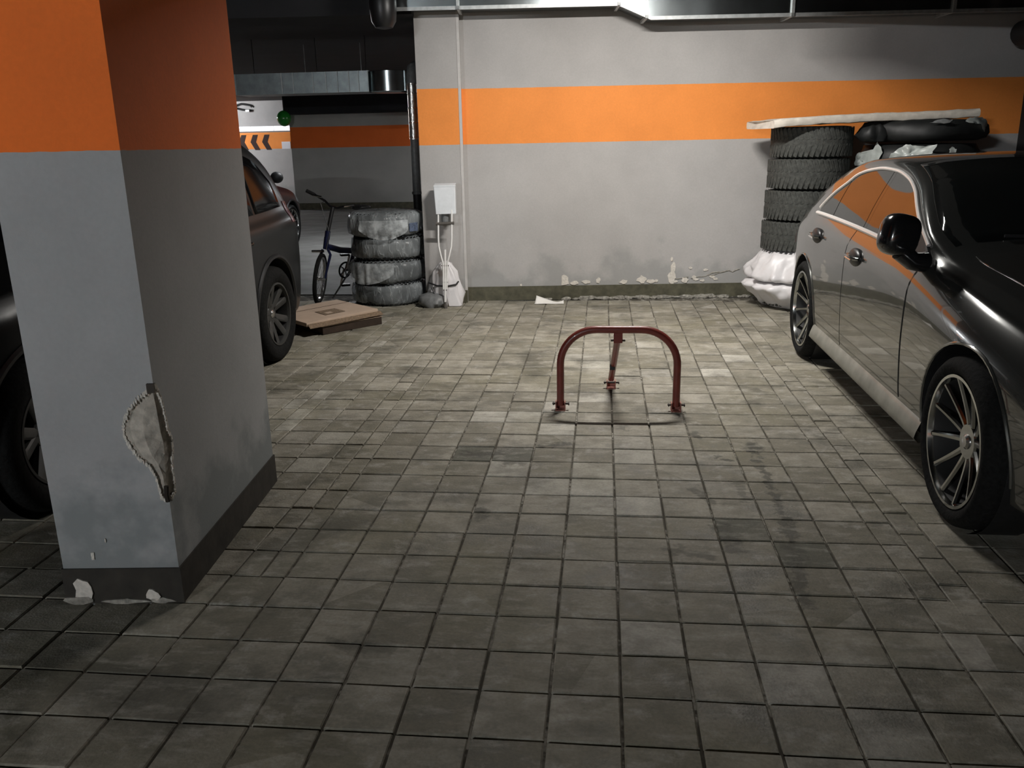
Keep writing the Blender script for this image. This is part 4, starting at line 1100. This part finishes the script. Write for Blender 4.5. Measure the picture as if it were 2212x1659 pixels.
M['film_edge'] = t_.m
hem(w4, .36, .16, -.02, -2.0 - 4.6, -.75 - 4.6, 2.0)
hem(w2, .36, .20, .0, -2.75 - 2.1, -1.2 - 2.1, 5.0)
rows = [[((.384) * math.cos(a - 4.6), (.384) * math.sin(a - 4.6), z) for z in (.045, .125)] for a in lin(-.70, -.40, 8)]
B().grid(rows).build('label_print', M['blue_print'], w4, smooth='all')

# ---------------------------------------------------------------- cardboard
ca = Vector((.46, .53, 0)).normalized(); 
def carton(name, label, corner, L, Wd, z0, z1, mat, grp, rot=0):
    t = thing(name, label, 'cardboard', (corner[0], corner[1], z0), math.atan2(ca.y, ca.x) + rot, grp)
    return t
t1 = carton('flat_carton', 'dark flattened carton lying on the paving, bottom of the pair', (-2.36, 3.80), .60, .62, 0, 0, None, 'flattened cartons')
B().box((.295, .31, .035), (.59, .62, .066)).build('carton_body', M['card_dark'], t1, bevel=.004)
B().box((.295, .31, .071), (.60, .63, .004)).build('carton_flap', M['card'], t1)
t2 = carton('flat_carton', 'pale brown flattened carton with printed patch, top of the pair', (-2.47, 3.76), .70, .72, .074, 0, None, 'flattened cartons', -.02)
b = B()
b.add([(-.01, 0, .004), (.70, .02, .012), (.715, .74, .010), (.0, .72, .004), (-.01, 0, .036), (.70, .02, .055), (.715, .74, .050), (.0, .72, .034)],
      [(3, 2, 1, 0), (4, 5, 6, 7), (0, 1, 5, 4), (1, 2, 6, 5), (2, 3, 7, 6), (3, 0, 4, 7)])
b.build('carton_body', M['card'], t2, bevel=.003)
b = B(); b.add([(-.02, -.075, .000), (.70, -.06, .014), (.72, .02, .030), (0, .0, .020), (-.02, -.075, .004), (.70, -.06, .018), (.72, .02, .034), (0, .0, .024)],
      [(3, 2, 1, 0), (4, 5, 6, 7), (0, 1, 5, 4), (1, 2, 6, 5), (2, 3, 7, 6), (3, 0, 4, 7)])
b.build('carton_flap', M['card_print'], t2)
b = B(); b.add([(.26, .16, .0452), (.46, .165, .0504), (.465, .36, .0496), (.27, .36, .0447)], [(0, 1, 2, 3)])
b.add([(.26, .16, .0432), (.46, .165, .0484), (.465, .36, .0476), (.27, .36, .0427)], [(3, 2, 1, 0)])
b.build('print_patch', M['card_print'], t2)
B().add([(.30, .19, .0472), (.36, .192, .0489), (.362, .26, .0485), (.302, .26, .0470)], [(0, 1, 2, 3)]).build('print_window', M['card'], t2)
B().tube([(.02, .50, .0368), (.70, .53, .0515)], .002, 5).build('crease', M['card_dark'], t2)

# ---------------------------------------------------------------- crutch with a white cover, sack, paper
cr_ = thing('crutch', 'white tubular underarm crutch leaning on the pilaster by the wrapped tires', 'crutch', (-1.545, 4.975, 0), 0)
fx = lambda z: .0 + .018 * z; fy = lambda z: .020 + .115 * z
def cpt(dx, z): return (dx + fx(z) - .004, fy(z), z)
for sd in (-1, 1):
    hwid = .064
    pth = [cpt(sd * .016, .18), cpt(sd * .017, .30), cpt(sd * .020, .42), cpt(sd * .042, .50), cpt(sd * .060, .58), cpt(sd * hwid, .66), cpt(sd * hwid, .80), cpt(sd * hwid, 1.0), cpt(sd * hwid * .95, 1.09)]
    B().tube(pth, .0088, 10).build('side_tube', M['crutch'], cr_, smooth=True)
B().tube([cpt(0, .03), cpt(0, .55)], .0100, 10).build('lower_tube', M['crutch'], cr_, smooth=True)
B().lathe([(.017, 0), (.018, .02), (.0125, .045), (.0125, .06)], 14, Matrix.Translation((0, .018, 0))).build('rubber_tip', M['rubber_tip'], cr_, smooth=True)
B().tube([cpt(-.085, .787), cpt(.085, .793)], .015, 12).build('hand_grip', M['rubber_tip'], cr_, smooth=True)
B().tube([cpt(-.085, 1.10), cpt(0, 1.093), cpt(.085, 1.10)], .022, 12).build('arm_pad', M['rubber_tip'], cr_, smooth=True)
for z, w_ in ((.40, .034), (.245, .026), (.17, .014)): B().tube([cpt(-w_, z), cpt(w_, z)], .006, 8).build('bolt', M['galv_bolt'], cr_)
bx = thing('cover_box', 'white plastic box pulled over the top of the crutch by the pilaster', 'box', (-1.530, 5.118, .877), WA)
b = B()
b.add([(-.090, -.030, 0), (.098, -.030, .002), (.098, .055, .002), (-.085, .055, 0), (-.102, -.034, .255), (.100, -.034, .255), (.100, .06, .262), (-.102, .06, .262)],
      [(4, 5, 6, 7), (0, 1, 5, 4), (1, 2, 6, 5), (2, 3, 7, 6), (3, 0, 4, 7)])
ob = b.build('box_shell', M['white_plastic'], bx, bevel=.006)
B().add([(-.100, -.036, .262), (.102, -.036, .262), (.104, .064, .278), (-.096, .064, .276), (-.100, -.036, .25), (.102, -.036, .25)], [(0, 1, 2, 3), (4, 5, 1, 0)]).build('lid_edge', M['white_plastic'], bx)
gc = B().tube([(-.005, .035, -.10), (-.005, .035, .06)], .040, 18).build('inner_tube', M['pipe_gray'], bx, smooth=True)
sk_ = thing('white_sack', 'crumpled white sack with dark straps slumped behind the crutch', 'sack', (-1.575, 5.185, 0), 0)
def sq(w): return Vector((w.x * 1.0, max(-.10, min(.065, w.y * .6)), w.z))
crumple([(.03, .0), (.16, .0), (.185, .04), (.175, .12), (.145, .20), (.13, .26), (.12, .33), (.07, .40), (.012, .425)], 72, .045, 8, 2.7, 9, .006, sq).build('sack_body', M['white_bag'], sk_, smooth=60)
B().tube([(-.15, -.06, .225), (-.06, -.095, .20), (.03, -.10, .195), (.12, -.08, .21), (.135, -.03, .23)], .008, 8).build('strap', M['black_plastic'], sk_, smooth=True)
B().tube([(-.12, -.085, .19), (-.09, -.11, .13), (-.05, -.112, .10), (0, -.112, .10)], .008, 8).build('strap', M['black_plastic'], sk_, smooth=True)
crumple([(.02, 0), (.13, .0), (.155, .04), (.13, .10), (.06, .13), (.01, .135)], 48, .03, 9, 5.5).build('sack_bottom', M['pipe_gray'], sk_, smooth=60).location = (-.11, -.055, 0)
B().add([(.05, -.11, .005), (.15, -.10, .003), (.17, -.09, .012), (.10, -.09, .16), (.02, -.10, .15), (.06, -.07, .004), (.15, -.06, .003)], [(0, 1, 2, 3, 4), (5, 6, 2, 3), (0, 1, 6, 5)]).build('sack_tail', M['white_bag'], sk_)
pa = thing('paper_sheet', 'curled white paper scrap on the paving by the back wall skirting', 'paper', (-.57, 5.27, 0), .06)
rows = []
for i in range(15):
    u = i / 14; x = -.145 + .285 * u; r = []
    for k in range(6):
        v = k / 5
        z = .004 + .05 * v**2 * max(0, 1 - u * 1.5) + .018 * max(0, u - .8) * 5 * v + .012 * v * (1 - u) + .003 * nz((x * 9, v * 3, 1))
        r.append((x + .02 * v * (1 - u), -.06 + .11 * v - .02 * u * v, z))
    rows.append(r)
o = B().grid(rows).build('sheet', M['paper'], pa, smooth='all')
md = o.modifiers.new('s', 'SOLIDIFY'); md.thickness = .0015

# ---------------------------------------------------------------- folding bicycle
bk = thing('folding_bicycle', 'dark blue folding bicycle standing between the crossover and wrapped tires', 'bicycle', (-2.90, 5.24, 0), 0)
wv_ = Vector((.02, 1, 0)).normalized()                # plane of the turned front wheel
def ring_frame(c, dirv, lean=0.0):
    up = Vector((math.sin(lean), 0, math.cos(lean))); d = Vector(dirv).normalized(); ax = d.cross(up).normalized(); up = ax.cross(d)
    m_ = Matrix.Identity(4)
    for i in range(3): m_[i][0] = d[i]; m_[i][1] = up[i]; m_[i][2] = ax[i]; m_[i][3] = c[i]
    return m_
def bike_wheel(c, dirv, R, name, lean):
    m_ = ring_frame(c, dirv, lean)
    w = B().lathe([(R - .036, -.012), (R - .018, -.021), (R - .004, -.014), (R, 0), (R - .004, .014), (R - .018, .021), (R - .036, .012), (R - .036, -.012)], 44, m_, cap=False).build(name, M['rubber'], bk, smooth=True)
    B().lathe([(R - .055, -.010), (R - .036, -.012), (R - .036, .012), (R - .055, .010), (R - .055, -.010)], 44, m_, cap=False).build('rim', M['steel'], w, smooth=True)
    b = B()
    for k in range(20):
        a = 2 * PI * k / 20; b.tube([m_ @ Vector((.018 * math.cos(a + .5), .018 * math.sin(a + .5), .015 * (-1)**k)), m_ @ Vector(((R - .05) * math.cos(a), (R - .05) * math.sin(a), 0))], .0016, 4)
    o = b.build('spokes', M['steel'], w); o['kind'] = 'stuff'
    B().tube([m_ @ Vector((0, 0, -.05)), m_ @ Vector((0, 0, .05))], .018, 10).build('hub', M['steel'], w, smooth=True)
LEAN = .14
fwc = Vector((.067, -.02, .252)); rwc = Vector((.43, .70, .252))
bike_wheel(fwc, (-.10, 1, 0), .252, 'front_wheel', LEAN); bike_wheel(rwc, rwc - fwc, .252, 'rear_wheel', LEAN)
hd0 = Vector((.128, .03, .535)); hd1 = Vector((.145, .05, .65)); stem = Vector((.208, .115, .935))
B().tube([hd0, hd1], .026, 12).build('head_tube', M['bike_blue'], bk, smooth=True)
for s in (-1, 1):
    ax = Vector((1, .1, 0)) * .048 * s
    B().tube([hd0 + ax * .5, hd0 + ax - Vector((.0, .01, .05)), fwc + ax], [.014, .014, .011], 8).build('fork_blade', M['bike_blue'], bk, smooth=True)
B().tube([fwc + Vector((-.06, 0, .0)) + Vector((0, 0, .27)), fwc + Vector((.06, 0, .27))], .012, 8).build('brake_bridge', M['steel'], bk)
B().tube([hd1, stem], .019, 12).build('handlebar_stem', M['black_plastic'], bk, smooth=True)
B().tube([hd1 + Vector((.0, 0, -.02)), hd1 + Vector((.012, .012, .06))], .027, 12).build('stem_clamp', M['bike_blue'], bk, smooth=True)
hb = [Vector((-.06, .16, 1.094)), Vector((.05, .15, 1.040)), Vector((.128, .135, .995)), Vector((.18, .12, .945)), Vector((.25, .118, .925)), Vector((.33, .118, .942)), Vector((.40, .105, .945)), Vector((.50, .075, .940))]
B().tube(hb, .0115, 10).build('handlebar', M['black_gloss'], bk, smooth=True)
B().tube([hb[0], hb[0].lerp(hb[1], .75)], .0185, 12).build('grip', M['black_plastic'], bk, smooth=True)
B().tube([hb[7], hb[7].lerp(hb[6], .8)], .0185, 12).build('grip', M['black_plastic'], bk, smooth=True)
B().tube([hb[1] + Vector((-.03, -.03, .01)), hb[1] + Vector((.06, -.05, -.005))], .010, 8).build('brake_lever', M['steel'], bk, smooth=True)
B().tube([hb[6] + Vector((.03, -.03, .01)), hb[6] + Vector((-.06, -.05, .0))], .010, 8).build('brake_lever', M['steel'], bk, smooth=True)
B().tube([hb[2], hb[2] + Vector((-.03, -.05, -.02)), stem + Vector((-.03, -.07, -.25)), hd0 + Vector((.02, -.04, 0))], .004, 6).build('brake_cable', M['black_plastic'], bk)
bb = Vector((.255, .36, .28))
B().tube([hd0 + Vector((.0, .02, .03)), Vector((.20, .26, .50)), Vector((.30, .44, .47))], [.030, .032, .030], 12).build('main_tube', M['bike_blue'], bk, smooth=True)
B().tube([Vector((.30, .44, .49)), bb], .020, 10).build('seat_tube', M['bike_blue'], bk, smooth=True)
B().tube([Vector((.29, .42, .49)), Vector((.36, .52, .88))], .014, 10).build('seat_post', M['steel'], bk, smooth=True)
B().sphere((.37, .54, .90), 1, 16, 8, (.075, .12, .028), Matrix.Rotation(-.5, 4, 'Z')).build('saddle', M['black_plastic'], bk, smooth='all')
for s in (-1, 1): B().tube([bb + Vector((.03 * s, 0, 0)), rwc + Vector((.05 * s, -.02, 0))], .010, 8).build('chain_stay', M['bike_blue'], bk, smooth=True)
for s in (-1, 1): B().tube([Vector((.30 + .03 * s, .44, .46)), rwc + Vector((.05 * s, -.02, 0))], .010, 8).build('seat_stay', M['bike_blue'], bk, smooth=True)
m_ = ring_frame(bb + Vector((-.055, .03, 0)), (.43, .72, 0), LEAN)
B().lathe([(.070, -.003), (.088, -.003), (.088, .003), (.070, .003), (.070, -.003)], 30, m_, cap=False).build('chainring', M['black_plastic'], bk, smooth=30)
b = B()
for k in range(5):
    a = 2 * PI * k / 5; b.tube([m_ @ Vector((0, 0, 0)), m_ @ Vector((.075 * math.cos(a), .075 * math.sin(a), 0))], .007, 6)
b.build('chainring_spider', M['steel'], bk)
for s in (-1, 1):
    c0 = m_ @ Vector((0, 0, .02 * s)); c1 = m_ @ Vector((.03 * s, .16 * s, .03 * s))
    B().tube([c0, c1], .011, 8).build('crank_arm', M['steel'], bk, smooth=True)
    B().box(tuple(c1 + Vector((-.05 * (1 if s > 0 else -1), 0, 0))), (.09, .07, .022), .5).build('pedal', M['black_plastic'], bk, bevel=.004)
B().tube([bb + Vector((0, 0, -.01)), Vector((.10, .22, .012))], .009, 8).build('kick_stand', M['steel'], bk, smooth=True)
